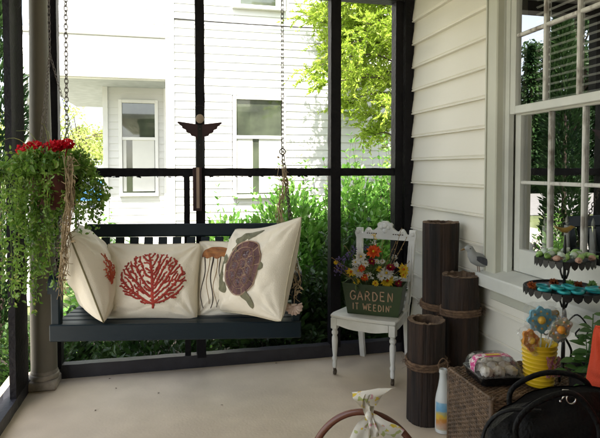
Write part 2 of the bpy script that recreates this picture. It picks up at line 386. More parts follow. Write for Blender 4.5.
# ================================================================ OUR HOUSE (right-hand wall and its window)
house = thing('porch_house', 'cream clapboard house wall with a white six over six sash window on its porch side', 'house', (RX, 1.0, 0))
def H(mb, name, m, parent=house, **k):     # geometry given in world space, stored relative to the house
    o = mb.build(name, m, parent, **k); o.matrix_parent_inverse = Matrix.Identity(4)
    for v in o.data.vertices: v.co -= HOFF
    return o
HOFF = V((RX, 1.0, 0))
mb = MB(); B0 = RX+.012
wy0, wy1 = 1.77, 2.66      # window rough opening
for (a, b, z0, z1) in ((wy1+.06, D+.02, 0, CEIL), (-3.3, wy0-.06, 0, CEIL), (wy0-.06, wy1+.06, 0, .76), (wy0-.06, wy1+.06, 2.6, CEIL)):
    siding(mb, (B0, a), (B0, b), z0, z1, (-1, 0), .171, .030, .09)
H(mb, 'siding', M['siding'])
mb = MB()
for (y0, y1, z0, z1) in ((-3.3, wy0, -.6, 5.2), (wy1, D+.02, -.6, 5.2), (wy0, wy1, -.6, .80), (wy0, wy1, 2.54, 5.2)):
    mb.box((B0+.075+.004, (y0+y1)/2, (z0+z1)/2), (.14, y1-y0, z1-z0))
mb.box((4.0, D-.02, 2.3), (4.2, .12, 5.8)); mb.box((4.0, -3.24, 2.3), (4.2, .12, 5.8)); mb.box((4.0, .28, 5.26), (4.4, 7.4, .12))
mb.box((6.1, .28, 2.3), (.1, 7.0, 5.8))
H(mb, 'wall', M['trim'])
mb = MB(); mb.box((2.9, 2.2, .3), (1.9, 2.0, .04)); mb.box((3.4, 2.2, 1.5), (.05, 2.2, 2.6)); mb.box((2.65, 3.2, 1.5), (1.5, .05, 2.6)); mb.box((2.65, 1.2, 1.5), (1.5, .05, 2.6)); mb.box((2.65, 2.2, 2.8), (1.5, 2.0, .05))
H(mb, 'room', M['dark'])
# window
win = bpy.data.objects.new('window', None); COL.objects.link(win); win.parent = house; win.location = (0, 1.3, 1.6)
WOFF = HOFF+V((0, 1.3, 1.6))
def W(mb, name, m, **k):
    o = mb.build(name, m, win, **k)
    for v in o.data.vertices: v.co -= WOFF
    return o
mb = MB(); CX = 1.735
mb.box((CX, 2.6925+.0, 1.68), (.05, .092, 1.74), bev=.006)          # far casing
mb.box((CX, 1.7275, 1.68), (.05, .092, 1.74), bev=.006)
mb.box((CX, 2.21, 2.60), (.052, 1.10, .10), bev=.006)
mb.box((CX-.005, 2.744, 1.66), (.05, .012, 1.72)); mb.box((CX-.005, 1.676, 1.66), (.05, .012, 1.72))
W(mb, 'casing', M['trim'])
mb = MB()
mb.box((1.80, 2.652, 1.68), (.10, .012, 1.74)); mb.box((1.80, 1.768, 1.68), (.10, .012, 1.74)); mb.box((1.80, 2.21, 2.548), (.10, .87, .012))
mb.box((1.778, 2.627, 1.68), (.03, .036, 1.72)); mb.box((1.778, 1.793, 1.68), (.03, .036, 1.72))
W(mb, 'jamb', M['trim_white'])
mb = MB()
mb.extrude([(1.665, 0, .738), (1.665, 0, .800), (1.672, 0, .808), (1.79, 0, .838), (1.90, 0, .838), (1.90, 0, .738)], (0, 1.66, 0), (0, 2.765, 0))
W(mb, 'sill', M['trim_white'])
mb = MB(); mb.box((CX+.005, 2.21, .700), (.03, 1.0, .07), bev=.004); W(mb, 'apron', M['trim'])
def sash(name, X, z0, z1, zb, zt, th=.03):
    mb = MB(); mb.m = 0
    ya, yb = 1.81, 2.609
    g0, g1 = 1.885, 2.565
    mb.box((X, (yb+g1)/2, (z0+z1)/2), (th, yb-g1, z1-z0), bev=.003); mb.box((X, (ya+g0)/2, (z0+z1)/2), (th, g0-ya, z1-z0), bev=.003)
    mb.box((X+.001, (g0+g1)/2, (z0+zb)/2), (th, g1-g0, zb-z0), bev=.003); mb.box((X+.001, (g0+g1)/2, (zt+z1)/2), (th, g1-g0, z1-zt), bev=.003)
    o = W(mb, name, M['trim_white'])
    mb = MB()
    for yy in (2.342, 2.112): mb.box((X, yy, (zb+zt)/2), (.022, .019, zt-zb), bev=.004)
    ys = [g0, 2.112-.0095, 2.112+.0095, 2.342-.0095, 2.342+.0095, g1]
    for i in range(3): mb.box((X-.001, (ys[2*i]+ys[2*i+1])/2, (zb+zt)/2), (.02, ys[2*i+1]-ys[2*i], .018), bev=.004)
    W(mb, 'muntins', M['putty'])
    mb = MB(); mb.add([(X+.004, g0, zb), (X+.004, g1, zb), (X+.004, g1, zt), (X+.004, g0, zt)], [(0,1,2,3)])
    W(mb, 'pane', M['glass'])
sash('upper_sash', 1.782, 1.690, 2.54, 1.732, 2.475)
sash('lower_sash', 1.818, .840, 1.715, .965, 1.682)
mb = MB()
for i in range(20):
    z = 1.76+i*.0385; mb.box((1.90, 2.215, z), (.012, .72, .0020), M=Matrix.Rotation(R_(38), 3, 'Y'))
for y in (1.95, 2.46): mb.box((1.90, y, 2.14), (.002, .004, .78))
mb.box((1.90, 2.215, 1.735), (.026, .72, .014)); mb.box((1.90, 2.215, 2.52), (.04, .74, .03))
W(mb, 'blind', M['blind'])
mb = MB(); mb.box((1.902, 2.21, .90), (.13, .95, .02)); W(mb, 'stool', M['trim_white'])
# candles on the inner stool
for i, (px, h, lab) in enumerate(((533, .20, 'white candle inside the window, nearest the far left jamb'), (546, .19, 'white candle inside the window, second from the left jamb'),
                           (568, .21, 'white candle inside the window, behind the gilt bird'), (594, .21, 'white candle inside the window, closest to the photograph edge'))):
    an = R_(13)+math.atan((px-300)/541); X = 1.862; y = X/math.tan(an)
    t = thing('candle', lab, 'candle', (X, y, .912), group='candles inside the window')
    MB().lathe([(.020,0), (.022,.006), (.008,.014), (.008,.03), (.014,.036)], 14).build('holder', M['brass'], t, smooth=True)
    MB().lathe([(.0145,.034), (.014,h), (.004,h+.002)], 14).build('wax', M['candle'], t, smooth='auto')
    MB().lathe([(.004,h+.002), (.0095,h+.012), (.008,h+.028), (.002,h+.05)], 12).build('flame_bulb', M['candletip'], t, smooth=True)

# ================================================================ SCREEN FRAMES, COLUMN
sw = thing('screen_wall', 'black framed back screen wall behind the swing and white chair', 'screen wall', (.4, D, 0))
def S(o, off):
    for v in o.data.vertices: v.co -= off
    return o
so_ = V((.4, D, 0))
def rough_bar(a, b, wx, wy, n=40, amp=.0035):
    """painted timber with slightly uneven edges, running from a to b (axis aligned)"""
    a = V(a); b = V(b); mb = MB(); d = (b-a); ax = 0 if abs(d.x) > max(abs(d.y), abs(d.z)) else (1 if abs(d.y) > abs(d.z) else 2)
    o1, o2 = [i for i in range(3) if i != ax]
    vs = []; fs = []
    for i in range(n+1):
        p = a+d*i/n
        for s1, s2 in ((-1,-1), (1,-1), (1,1), (-1,1)):
            q = list(p); e = noise.noise(V((p.x*14+s1*3, p.y*14+s2*5, p.z*14)))*amp
            q[o1] += s1*(wx/2)+e; q[o2] += s2*(wy/2)+e*.6; vs.append(q)
    for i in range(n):
        for k in range(4): fs.append((i*4+k, i*4+(k+1) % 4, i*4+4+(k+1) % 4, i*4+4+k))
    fs += [(3,2,1,0), (n*4, n*4+1, n*4+2, n*4+3)]
    return mb.add(vs, fs)
for x0, x1 in ((-.905, -.835), (-.806, -.742), (.141, .203), (1.110, 1.186), (1.612, 1.672)):
    S(rough_bar(((x0+x1)/2, D+.045, .071), ((x0+x1)/2, D+.045, CEIL), x1-x0, .085).build('post', M['frame'], sw), so_)
S(rough_bar((1.712, D+.035, .0), (1.712, D+.035, CEIL), .064, .12).build('corner_post', M['frame'], sw), so_)
S(rough_bar((.079, D+.045, .071), (.079, D+.045, 1.395), .04, .05).build('stile', M['frame'], sw), so_)
xs = [-.742, .141, .203, 1.110, 1.186, 1.612]
for i in range(3):
    S(rough_bar((xs[2*i], D+.042, 1.3715), (xs[2*i+1], D+.042, 1.3715), .06, .056, amp=.005).build('rail', M['frame'], sw), so_)
mb = MB()
for i in range(46):    # peeling caulk / torn screen crumbs under the rail
    x = rnd.uniform(-.70, 1.1); 
    if .13 < x < .21: continue
    mb.box((x, D+.02+rnd.uniform(0,.02), 1.3425-rnd.uniform(0,.004)), (rnd.uniform(.005,.03), .006, rnd.uniform(.003,.010)), M=Matrix.Rotation(rnd.uniform(-.3,.3), 3, 'Y'))
S(mb.build('torn_screen_edge', M['frame'], sw), so_)
S(rough_bar((-.90, D+.045, .0355), (1.68, D+.045, .0355), .07, .11, n=70).build('bottom_sill', M['frame_grey'], sw), so_)
S(rough_bar((-.90, D+.045, CEIL-.06), (1.68, D+.045, CEIL-.06), .12, .08, n=20).build('head_beam', M['frame'], sw), so_)
scr = MB()
for a, b, z0, z1 in ((-.742, .141, .071, 1.3415), (.203, 1.11, .071, 1.3415), (1.186, 1.612, .071, 1.3415)):
    scr.add([(a, D+.062, z0), (b, D+.062, z0), (b, D+.062, z1), (a, D+.062, z1)], [(0,1,2,3)])
def screenmat():
    m = bpy.data.materials.new('insect_screen'); m.use_nodes = True; t = m.node_tree; N = t.nodes; L = t.links; N.remove(N['Principled BSDF'])
    a = N.new('ShaderNodeBsdfTransparent'); d = N.new('ShaderNodeBsdfDiffuse'); d.inputs[0].default_value = (.05,.05,.05,1)
    no = N.new('ShaderNodeTexNoise'); no.inputs['Scale'].default_value = 4; r = N.new('ShaderNodeMapRange'); r.inputs[3].default_value = .02; r.inputs[4].default_value = .08
    L.new(no.outputs[0], r.inputs[0]); x = N.new('ShaderNodeMixShader'); lw_ = N.new('ShaderNodeLayerWeight'); lw_.inputs[0].default_value = .5; pw = N.new('ShaderNodeMath'); pw.operation = 'POWER'; pw.inputs[1].default_value = 2.0; L.new(lw_.outputs['Facing'], pw.inputs[0]); ad = N.new('ShaderNodeMath'); ad.operation = 'MULTIPLY_ADD'; ad.inputs[1].default_value = .75; L.new(pw.outputs[0], ad.inputs[0]); L.new(r.outputs[0], ad.inputs[2]); L.new(ad.outputs[0], x.inputs[0]); L.new(a.outputs[0], x.inputs[1]); L.new(d.outputs[0], x.inputs[2])
    L.new(x.outputs[0], N['Material Output'].inputs[0]); return m
M['screen'] = screenmat()
S(scr.build('screen_mesh', M['screen'], sw), so_)

lw = thing('screen_wall', 'black framed side screen wall beside the beige column', 'screen wall', (LX, 2.0, 0)); lo_ = V((LX, 2.0, 0))
for y in (3.495, 2.2, 1.2, .2):
    S(rough_bar((LX-(.055 if y < 3 else .018), y, .071), (LX-(.055 if y < 3 else .018), y, CEIL), .09 if y < 3 else .035, .27 if y > 3 else .09).build('post', M['frame'], lw), lo_)
ys = [3.36, 2.245, 2.155, 1.245, 1.155, .245]
for i in range(3):
    S(rough_bar((LX-.05, ys[2*i], 1.3715), (LX-.05, ys[2*i+1], 1.3715), .05, .056, n=20).build('rail', M['frame'], lw), lo_)
scr = MB()
for a, b in ((3.36, 2.245), (2.155, 1.245), (1.155, .245)): scr.add([(LX-.07, a, .071), (LX-.07, b, .071), (LX-.07, b, CEIL-.12), (LX-.07, a, CEIL-.12)], [(0,1,2,3)])
S(scr.build('screen_mesh', M['screen'], lw), lo_)
S(rough_bar((LX-.05, 3.74, .035), (LX-.05, .155, .035), .10, .07, n=70).build('bottom_sill', M['frame_grey'], lw), lo_)
S(rough_bar((LX-.05, 3.74, CEIL-.06), (LX-.05, .155, CEIL-.06), .09, .12, n=20).build('head_beam', M['frame'], lw), lo_)

col = thing('porch_column', 'round taupe porch column on a square stone base in the corner', 'column', (-.825, 3.70, 0))
MB().lathe([(.078,.115), (.078,.4), (.074,.9), (.064,1.6), (.055,2.3), (.052,CEIL-.12), (.060,CEIL-.1), (.060,CEIL-.06), (.066,CEIL-.05), (.066,CEIL)], 32).build('shaft', M['column'], col, smooth='auto')
mb = MB(); mb.box((0,0,.031), (.172,.172,.062), bev=.010)
mb.lathe([(.080,.06), (.088,.065), (.091,.078), (.088,.092), (.081,.097), (.083,.104), (.078,.117)], 32)
mb.build('base', M['stone'], col, smooth='auto')
t = thing('hook', 'small black iron hook screwed high into the left frame post', 'hook', (LX+.003, 3.40, 2.36))
MB().tube(bez([(0,0,.02), (.03,0,.015), (.045,0,-.02), (.03,0,-.045), (.015,0,-.03)], 5), .0045, 6).build('shank', M['black'], t, smooth=True)
MB().box((-.001,0,.02), (.006,.02,.04)).build('plate', M['black'], t)

# ================================================================ NEIGHBOUR'S HOUSE
NY = 8.4
nh = thing('neighbor_house', 'bright white clapboard two storey house next door with an open ground floor carport', 'house', (1.5, NY, -.6)); NO = V((1.5, NY, -.6))
def Nn(mb, name, m, parent=nh, off=None, **k):
    return S(mb.build(name, m, parent, **k), off or NO)
mb = MB()
for a, b, z0, z1 in ((0, .86, -.45, 6.2), (1.71, 7.5, -.45, 3.86), (.86, 1.71, -.45, .93), (.86, 1.71, 2.53, 3.86), (1.75, 7.5, 3.86, 6.2), (.86, .90, 3.86, 6.2)):
    siding(mb, (a, NY), (b, NY), z0, z1, (0,-1), .121, .015, 0, bead=False)
for a, b, z0, z1 in ((-1.13,-.90,-.45,2.9), (-.29,-.12,-.45,2.9), (-.90,-.29,-.45,.95), (-.90,-.29,2.54,2.9)): siding(mb, (a, NY+1.2), (b, NY+1.2), z0, z1, (0,-1), .121, .014, 0, bead=False)
siding(mb, (-1.13, NY+4.3), (-1.13, NY+1.2), -.45, 2.9, (-1,0), .121, .010, 0, bead=False)
siding(mb, (-2.2, NY+1.3), (-.12, NY+1.3), 3.3, 6.2, (0,-1), .121, .010, 0, bead=False)
Nn(mb, 'siding', M['nsiding'])
mb = MB()
mb.box((3.8, NY+2.5, 2.8), (7.4, 4.9, 6.8)); mb.box((-.6, NY+2.8, 1.0), (1.0, 3.1, 3.6)); mb.box((-1.15, NY+3.0, 4.75), (2.1, 3.3, 2.9))
mb.box((3.8, NY+.02, -.53), (7.5, .05, .16))
Nn(mb, 'wall', M['nsiding'])
mb = MB()
mb.box((-.063, NY-.014, 2.8), (.126, .056, 6.6), bev=.004); mb.box((-1.13, NY+1.19, 1.1), (.08, .06, 3.4)); mb.box((-.15, NY+1.185, 1.1), (.06, .04, 3.4))
mb.box((-1.13, NY+.06, 3.03), (2.06, .14, .60), bev=.004)       # deep fascia band over the carport
mb.box((-1.13, NY+.05, 3.37), (2.16, .20, .07), bev=.01); mb.box((-1.13, NY+.09, 2.735), (2.02, .10, .03))
mb.box((-2.13, NY+.12, 1.05), (.14, .14, 3.3), bev=.01)
Nn(mb, 'trim', M['ntrim'])
mb = MB(); mb.box((-1.13, NY+2.3, 2.80), (1.98, 4.3, .08)); Nn(mb, 'carport_ceiling', M['soffit'])
mb = MB(); mb.box((-1.1, NY+.1, 4.30), (1.9, .08, .07), bev=.008); mb.box((-1.1, NY+.1, 3.50), (1.9, .06, .05), bev=.006)
for i in range(17): mb.box((-2.0+i*.112, NY+.1, 3.9), (.035, .035, .76))
Nn(mb, 'balcony_railing', M['ntrim'])
mb = MB(); mb.box((3.0, NY+3.1, 6.4), (11, 6, .3)); Nn(mb, 'roof', M['soffit'])
def nwindow(x0, x1, z0, zm, z1, Y, gap):
    wn = bpy.data.objects.new('window', None); COL.objects.link(wn); wn.parent = nh; wn.location = V(((x0+x1)/2, Y, (z0+z1)/2))-NO
    off = V(((x0+x1)/2, Y, (z0+z1)/2)); xc = (x0+x1)/2; wd = x1-x0; t = .055
    mb = MB()
    for x in (x0-t/2, x1+t/2): mb.box((x, Y-.02, (z0+z1)/2), (t, .06, z1-z0+2*t), bev=.004)
    mb.box((xc, Y-.02, z1+t/2), (wd, .06, t), bev=.004); mb.box((xc, Y-.035, z0-t/2), (wd+.1, .10, t), bev=.004)
    mb.box((xc, Y-.012, zm), (wd, .05, .05), bev=.004)
    Nn(mb, 'frame', M['ntrim'], wn, off)
    mb = MB(); mb.box((xc, Y+.004, (zm+z1)/2), (wd, .012, z1-zm)); Nn(mb, 'upper_pane', M['nglass'], wn, off)
    mb = MB(); mb.box((xc, Y+.004, (zm+z0)/2), (wd, .012, zm-z0)); Nn(mb, 'lower_pane', M['nglass'], wn, off)
    g0, g1 = gap; mb = MB()
    for a, b in ((x0+.01, g0), (g1, x1-.01)):
        mb = MB(); mb.box(((a+b)/2, Y-.008, (zm+z0)/2), (b-a, .006, zm-z0-.05)); Nn(mb, 'shade', M['nshade'], wn, off)
    return wn
nwindow(.925, 1.648, .99, 1.88, 2.46, NY-.004, (1.18, 1.28))
nwindow(.925, 1.648, 3.90, 4.6, 5.3, NY-.004, (1.0, 1.55))
nwindow(-.862, -.33, .98, 1.90, 2.50, NY+1.196, (-.80, -.70))
t = MB().tube([(0, 0, 0), (.6, .01, -.012), (1.2, 0, -.02), (1.9, .01, -.02), (3.0, 0, .01)], .010, 6).build('utility_cable', M['black'], loc=(.0, NY-.05, 3.63))
tag(t, 'thin dark utility cable strung across the white house front high up', 'cable')

# ================================================================ PLANTS OUTSIDE
def shoot(fol, stem, base, top, nl, L, bend=.15, first=.25, both=True):
    base = V(base); top = V(top); mid = (base+top)/2+rv(bend)*(top-base).length*.5; mid.z = (base.z*.45+top.z*.55)
    pts = bez([base, mid, top], 6); stem.tube(pts, [max(.0015, .006*(1-i/len(pts))) for i in range(len(pts))], 4, cap=False)
    n = len(pts)-1; a = rnd.uniform(0, 6)
    for i in range(nl):
        t = first+(1-first)*i/(nl-1); k = min(n-1, int(t*n)); f = t*n-k; p = pts[k].lerp(pts[k+1], f); ax = (pts[k+1]-pts[k]).normalized()
        a += 2.4
        for s in ((0, PI) if both else (0,)):
            o = ax.orthogonal().normalized(); o.rotate(Matrix.Rotation(a+s, 3, ax)); d = (o+ax*rnd.uniform(.4, 1.1)+rv(.2)).normalized()
            l = L*rnd.uniform(.6, 1.1)*(1-.30*t); fol.leaf6(p, d, ax+rv(.4), l, l*.52)
def shrub(loc, rad, h, nsh, label, mfol, L=.092, group='shrubs outside the screen', spread=1.0, density=20, inner=4200):
    t = thing('shrub', label, 'shrub', loc, group=group)
    fol = MB(); st = MB()
    for i in range(nsh):
        a = rnd.uniform(0, 2*PI); r = rad*math.sqrt(rnd.random())
        b = V((math.cos(a)*r*.35, math.sin(a)*r*.35, 0)); hh = h*(1-.38*(r/rad)**2)*rnd.uniform(.72, 1.06)
        shoot(fol, st, b, V((math.cos(a)*r*spread, math.sin(a)*r*spread, hh)), density, L)
    for i in range(inner):
        d = rdir(); q = V((d.x*rad*.95*rnd.uniform(.4,1), d.y*rad*.95*rnd.uniform(.4,1), h*.45+d.z*h*.42*rnd.uniform(.3,1))); q.z = max(.03, q.z)
        fol.leaf6(q, d+V((0,0,.4)), rdir(), L*rnd.uniform(.6, 1.1), L*.46)
    fol.build('foliage', mfol, t); st.build('stem', M['twig'], t); return t
G = -.6
shrub((1.12, 5.3, G), .62, 2.08, 95, 'tall leafy green shrub behind the right chain, between the centre and right posts', M['bush'])
shrub((1.78, 5.3, G), .55, 2.3, 110, 'tallest leafy green shrub outside, behind the white chair', M['bush'])
shrub((2.35, 5.5, G), .55, 2.3, 80, 'leafy green shrub at the siding end of the row outside', M['bush'])
shrub((.55, 5.4, G), .48, 1.80, 34, 'sparse young green shrub with thin shoots behind the middle of the swing', M['bush'], inner=1500)
shrub((-.62, 5.4, G), .45, 1.55, 30, 'small leafy shrub beyond the left end of the swing', M['bush'], inner=300)
shrub((-.15, 4.55, G), .55, 1.0, 40, 'low bush seen under the swing seat, leaves coloured dark for shade', M['bush_shaded'], inner=900)
shrub((.80, 4.4, G), .45, 1.35, 50, 'bush behind the right end of the swing, leaves coloured dark for shade', M['bush_shaded'], inner=2000)
shrub((1.45, 4.38, G), .42, 1.62, 60, 'bush right behind the white chair, leaves coloured dark for shade', M['bush_shaded'], inner=2600)

shrub((-1.0, 4.5, G), .5, .95, 40, 'low bush outside by the foot of the column, leaves coloured dark for shade', M['bush_shaded'], inner=900)

def crown_tree(loc, h, r, n, label, mleaf, L, trunk_h=None, zs=1.0, group=None, name='tree', clumps=26, lean=(0,0), sub=5):
    t = thing(name, label, 'tree', loc, group=group); th = trunk_h or h*.35
    tr = MB(); top = V((lean[0], lean[1], h*.8))
    tr.tube(bez([(0,0,-.1), (lean[0]*.2, lean[1]*.2, th), tuple(top)], 6), [h*.026*(1-.06*i) for i in range(13)], 9)
    fol = MB()
    for c in range(clumps):
        d = rdir(); q = V((d.x*r, d.y*r, d.z*(h-th)*.5*zs))*(rnd.random()**.4); cen = V((lean[0], lean[1], th+(h-th)*.5))+q
        f = rnd.uniform(.15, .75); st = V((lean[0]*f, lean[1]*f, th+(h*.8-th)*f)) if f else V((0,0,th))
        br = bez([tuple(st), tuple(st.lerp(cen, .5)+rv(.1*r)+V((0,0,.06*h))), tuple(cen)], 4); tr.tube(br, [h*.008*(1-.08*i) for i in range(len(br))], 5)
        cr = r*rnd.uniform(.22, .42)
        for i in range(n//clumps):
            dd = rdir()*cr*(rnd.random()**.45); dd.z *= .7; p = cen+dd
            fol.leaf(p, rdir()+V((0,0,-.3)), rdir(), L*rnd.uniform(.6, 1.2), L*.5)
    tr.build('trunk', M['bark'], t, smooth=True); fol.build('crown', mleaf, t); return t
# light green tree leaning in front of the white house
t = thing('tree', 'airy lime green tree in front of the white house, beside our siding', 'tree', (3.55, 7.2, G))
tr = MB(); tr.tube(bez([(0,0,-.1), (-.05,.0,1.5), (-.2,-.05,3.0), (-.35,0,5.6)], 6), [.09*(1-.045*i) for i in range(19)], 9)
fol = MB()
def twig_spray(p0, p1, nt, ln, nl, L):
    p0 = V(p0); p1 = V(p1); mid = (p0+p1)/2+V((0,0,.15))+rv(.12); br = bez([p0, mid, p1], 8); tr.tube(br, [.018*(1-.05*i) for i in range(len(br))], 5)
    for i in range(nt):
        f = rnd.uniform(.2, 1)**.8; k = min(len(br)-2, int(f*(len(br)-1))); p = br[k].lerp(br[k+1], rnd.random())
        d = ((p1-p0).normalized()*.7+rv(.9)+V((0,0,-.15))).normalized(); q = p+d*ln*rnd.uniform(.5, 1.2)+V((0,0,-.05)); tw = bez([p, p.lerp(q,.5)+rv(.03), q], 4)
        tr.tube(tw, .0022, 4, cap=False)
        for j in range(nl):
            s = rnd.random(); k = min(len(tw)-2, int(s*(len(tw)-1))); pp = tw[k].lerp(tw[k+1], rnd.random())
            fol.leaf(pp, rdir()*.8+d, rdir(), L*rnd.uniform(.6, 1.2), L*.40)
for i in range(64):
    z = rnd.uniform(2.95, 5.2) if i > 2 else rnd.uniform(2.2, 2.9); a = rnd.uniform(PI*.62, PI*1.45); ln = (1.1 if i > 2 else .6)*(.95+.55*math.sin(min(1, (z-1.4)/2.6)*PI*.6))*rnd.uniform(.7, 1.12)
    f = min(1, z/5.6); st = V((-.35*f*f, 0, z-.35)); twig_spray(st, st+V((math.cos(a)*ln, math.sin(a)*ln*.8, rnd.uniform(-.15,.55))), 30, .30, 26, .062)
tr.build('trunk', M['bark'], t, smooth=True); fol.build('crown', M['limeleaf'], t)
# trees beyond the carport and those mirrored in the window
crown_tree((-6.6, 41, G), 6.2, 2.6, 3200, 'pale yellow green tree across the street, seen through the carport', M['farleaf'], .28, trunk_h=1.6, group='trees across the street')
crown_tree((-3.4, 44, G), 7.0, 2.8, 3200, 'taller pale tree across the street, right behind the carport opening', M['farleaf'], .28, trunk_h=1.9, group='trees across the street')
crown_tree((-10.5, 43, G), 7.5, 3.0, 3200, 'wide pale tree across the street, behind the hanging basket', M['farleaf'], .28, trunk_h=1.8, group='trees across the street')
def conifer(loc, h, r, label, n=3600):
    t = thing('conifer_tree', label, 'tree', loc, group='dark trees across the street'); tr = MB(); fol = MB()
    tr.tube([(0,0,-.1), (0,0,h*.5), (0,0,h*.98)], [h*.022, h*.014, .02], 8)
    for i in range(n):
        f = rnd.random()**1.5; z = h*(.08+.9*f); rr = r*(1-f)**.9*(.55+.45*abs(math.sin(z*3.1)))*rnd.uniform(.25, 1); a = rnd.uniform(0, 2*PI)
        p = V((math.cos(a)*rr, math.sin(a)*rr, z-rr*.15)); fol.leaf(p, V((math.cos(a), math.sin(a), -.35))+rv(.4), V((0,0,1))+rv(.5), .45*rnd.uniform(.6,1.2), .20)
    tr.build('trunk', M['bark'], t, smooth=True); fol.build('crown', M['darkleaf'], t)
conifer((-25.5, 40, G), 12.5, 3.0, 'tall narrow dark conifer across the street, mirrored in the window', n=7000)
conifer((-43, 41, G), 14, 4.0, 'broad dark conifer across the street, farthest of the dark trees', n=7000)
conifer((-33.5, 39.5, G), 15.5, 4.2, 'broad dark conifer across the street between the two leafy dark trees', n=9000)
conifer((-29.2, 42.5, G), 13.5, 4.0, 'dark conifer across the street just behind the tall narrow one', n=9000)
conifer((-38.5, 40, G), 16.5, 4.6, 'tallest dark conifer across the street', n=9000)
shrub((-26, 38.3, G), 2.6, 2.6, 60, 'wide dark bush at the foot of the tall conifer across the street', M['darkleaf'], L=.45, inner=2500)
shrub((-31, 38.3, G), 3.0, 2.9, 60, 'wide dark bush across the street below the largest leafy tree', M['darkleaf'], L=.45, inner=2500)
shrub((-36, 38.3, G), 3.0, 2.7, 60, 'wide dark bush across the street, farthest along the verge', M['darkleaf'], L=.45, inner=2500)
for x, y, h, r, lab in ((-21.5, 43, 9.5, 4.2, 'shorter rounded dark tree across the street right of the tall conifer'), (-30.5, 41, 15, 4.6, 'largest dark leafy tree across the street, mirrored in the window'),
                        (-36.5, 42, 16, 5.0, 'dark leafy tree across the street next to the broad conifer'), (-28, 47, 10, 4.5, 'dark tree set back behind the tall conifer across the street')):
    crown_tree((x, y, G), h*1.15, r*1.15, 11000, lab, M['darkleaf'], .42, trunk_h=1.8, group='dark trees across the street', clumps=40)
def evergreen(loc, r, h, label):
    t = thing('added_evergreen', label, 'evergreen', loc); fol = MB(); tr = MB(); tr.tube([(0,0,-.05), (0,0,h*.6)], [.05,.02], 8)
    for i in range(9000):
        z = h*rnd.random(); f = z/h; rr = r*min(1, (1-f)*2.6, .55+f*2)*(.86+.14*math.sin(z*7+i*.001))*rnd.uniform(.55, 1.03)**.5; a = rnd.uniform(0, 2*PI)
        fol.leaf((math.cos(a)*rr, math.sin(a)*rr, z), V((math.cos(a), math.sin(a), .9))+rv(.5), rdir(), rnd.uniform(.07,.13), .035)
    tr.build('trunk', M['bark'], t); fol.build('foliage', M['darkleaf'], t)
evergreen((-2.03, 7.0, G), .31, 4.7, 'narrow dark evergreen added outside to darken the gap beyond the left frame post')  # added tree, darkens the bright gap at left and the window reflection
# ---- car across the lawn on the street
def make_car(loc, rz, label):
    c = thing('parked_car', label, 'car', loc, rz)
    prof = [(-2.1,.35), (-2.12,.62), (-2.0,.84), (-1.25,.92), (-.75,1.34), (-.2,1.44), (.75,1.42), (1.5,1.0), (2.05,.92), (2.14,.62), (2.1,.35)]
    mb = MB(); rows = []
    vs = []; 
    for s, k in ((-1, .0), (-.94, 1.0), (.94, 1.0), (1, .0)):
        for x, z in prof:
            inset = .16*max(0, z-.92)/.5
            zz = z if k else min(z, .9+ (z-.9)*.9)
            vs.append((x*(1 if k else .985), s*(.86-inset), zz if k else zz-.03*(z > .5)))
    n = len(prof)
    fs = [(r*n+i, r*n+i+1, (r+1)*n+i+1, (r+1)*n+i) for r in range(3) for i in range(n-1)]
    fs += [tuple(range(n))[::-1], tuple(range(3*n, 4*n))] + [(r*n, (r+1)*n, (r+1)*n+n-1, r*n+n-1) for r in range(3)]
    mb.add(vs, fs).build('body', M['carblue'], c)
    mb = MB()
    for s in (-1, 1):
        for q in (((-1.05,1.0), (-.70,1.30), (-.08,1.37), (-.08,1.0)), ((0,1.0), (0,1.37), (.70,1.35), (1.25,1.02))):
            mb.add([(x, s*(.868-.16*max(0,z-.92)/.5), z) for x, z in q], [(0,1,2,3) if s > 0 else (3,2,1,0)])
    mb.add([(-1.245,-.7,.95), (-1.245,.7,.95), (-.80,.62,1.31), (-.80,-.62,1.31)], [(0,1,2,3)])
    mb.build('window', M['carglass'], c)
    for x in (-1.32, 1.35):
        for s in (-1, 1):
            w_ = MB().lathe([(.16,-.1), (.30,-.1), (.32,-.06), (.32,.06), (.30,.1), (.16,.1)], 18, M=Matrix.Rotation(PI/2, 3, 'X')).build('wheel', M['tyre'], c, loc=(x, s*.78, .32))
            MB().lathe([(.02,0), (.17,.0), (.19,.02)], 14, M=Matrix.Rotation(-s*PI/2, 3, 'X')).build('rim', M['chrome'], w_, loc=(0, s*.10, 0))
    return c
make_car((-4.6, 29.5, -.585), R_(4), 'blue car parked on the street beyond the hanging basket')
# ================================================================ PORCH SWING
SX, SY = cw(-.70, 3.25); SROT = R_(-10)
swg = thing('porch_swing', 'dark blue green slatted porch swing hanging from two chains', 'porch swing', (SX, SY, 0), SROT)
HW = .695; ST = .535
mb = MB()
for i in range(6): mb.box((0, -.205+i*.082, ST-.010), (2*HW-.02, .07, .02), bev=.004)
mb.box((0, .0, ST-.05), (2*HW-.1, .04, .06)); mb.build('seat', M['swing'], swg)
MB().box((0, -.258, ST-.045), (2*HW, .028, .095), bev=.006).build('front_apron', M['swing'], swg)
for x in (-HW+.02, HW-.02): MB().box((x, 0, ST-.05), (.035, .48, .06), bev=.004).build('side_rail', M['swing'], swg)
def back_y(z): return .215+(z-ST)*.20
zt = 1.035
Mx = Matrix.Rotation(-math.atan(.20), 3, 'X')
MB().box((0, back_y(zt-.0425), zt-.0425), (2*HW-.04, .030, .085), M=Mx, bev=.007).build('back_top_rail', M['swing'], swg)
MB().box((0, back_y(ST+.06), ST+.06), (2*HW-.04, .028, .07), M=Mx, bev=.006).build('back_bottom_rail', M['swing'], swg)
for i in range(15):
    x = -.644+i*.092; z0, z1 = ST+.095, zt-.086
    MB().box((x, back_y((z0+z1)/2), (z0+z1)/2), (.055, .018, (z1-z0)/math.cos(math.atan(.2))), M=Mx, bev=.003).build('back_slat', M['swing'], swg)
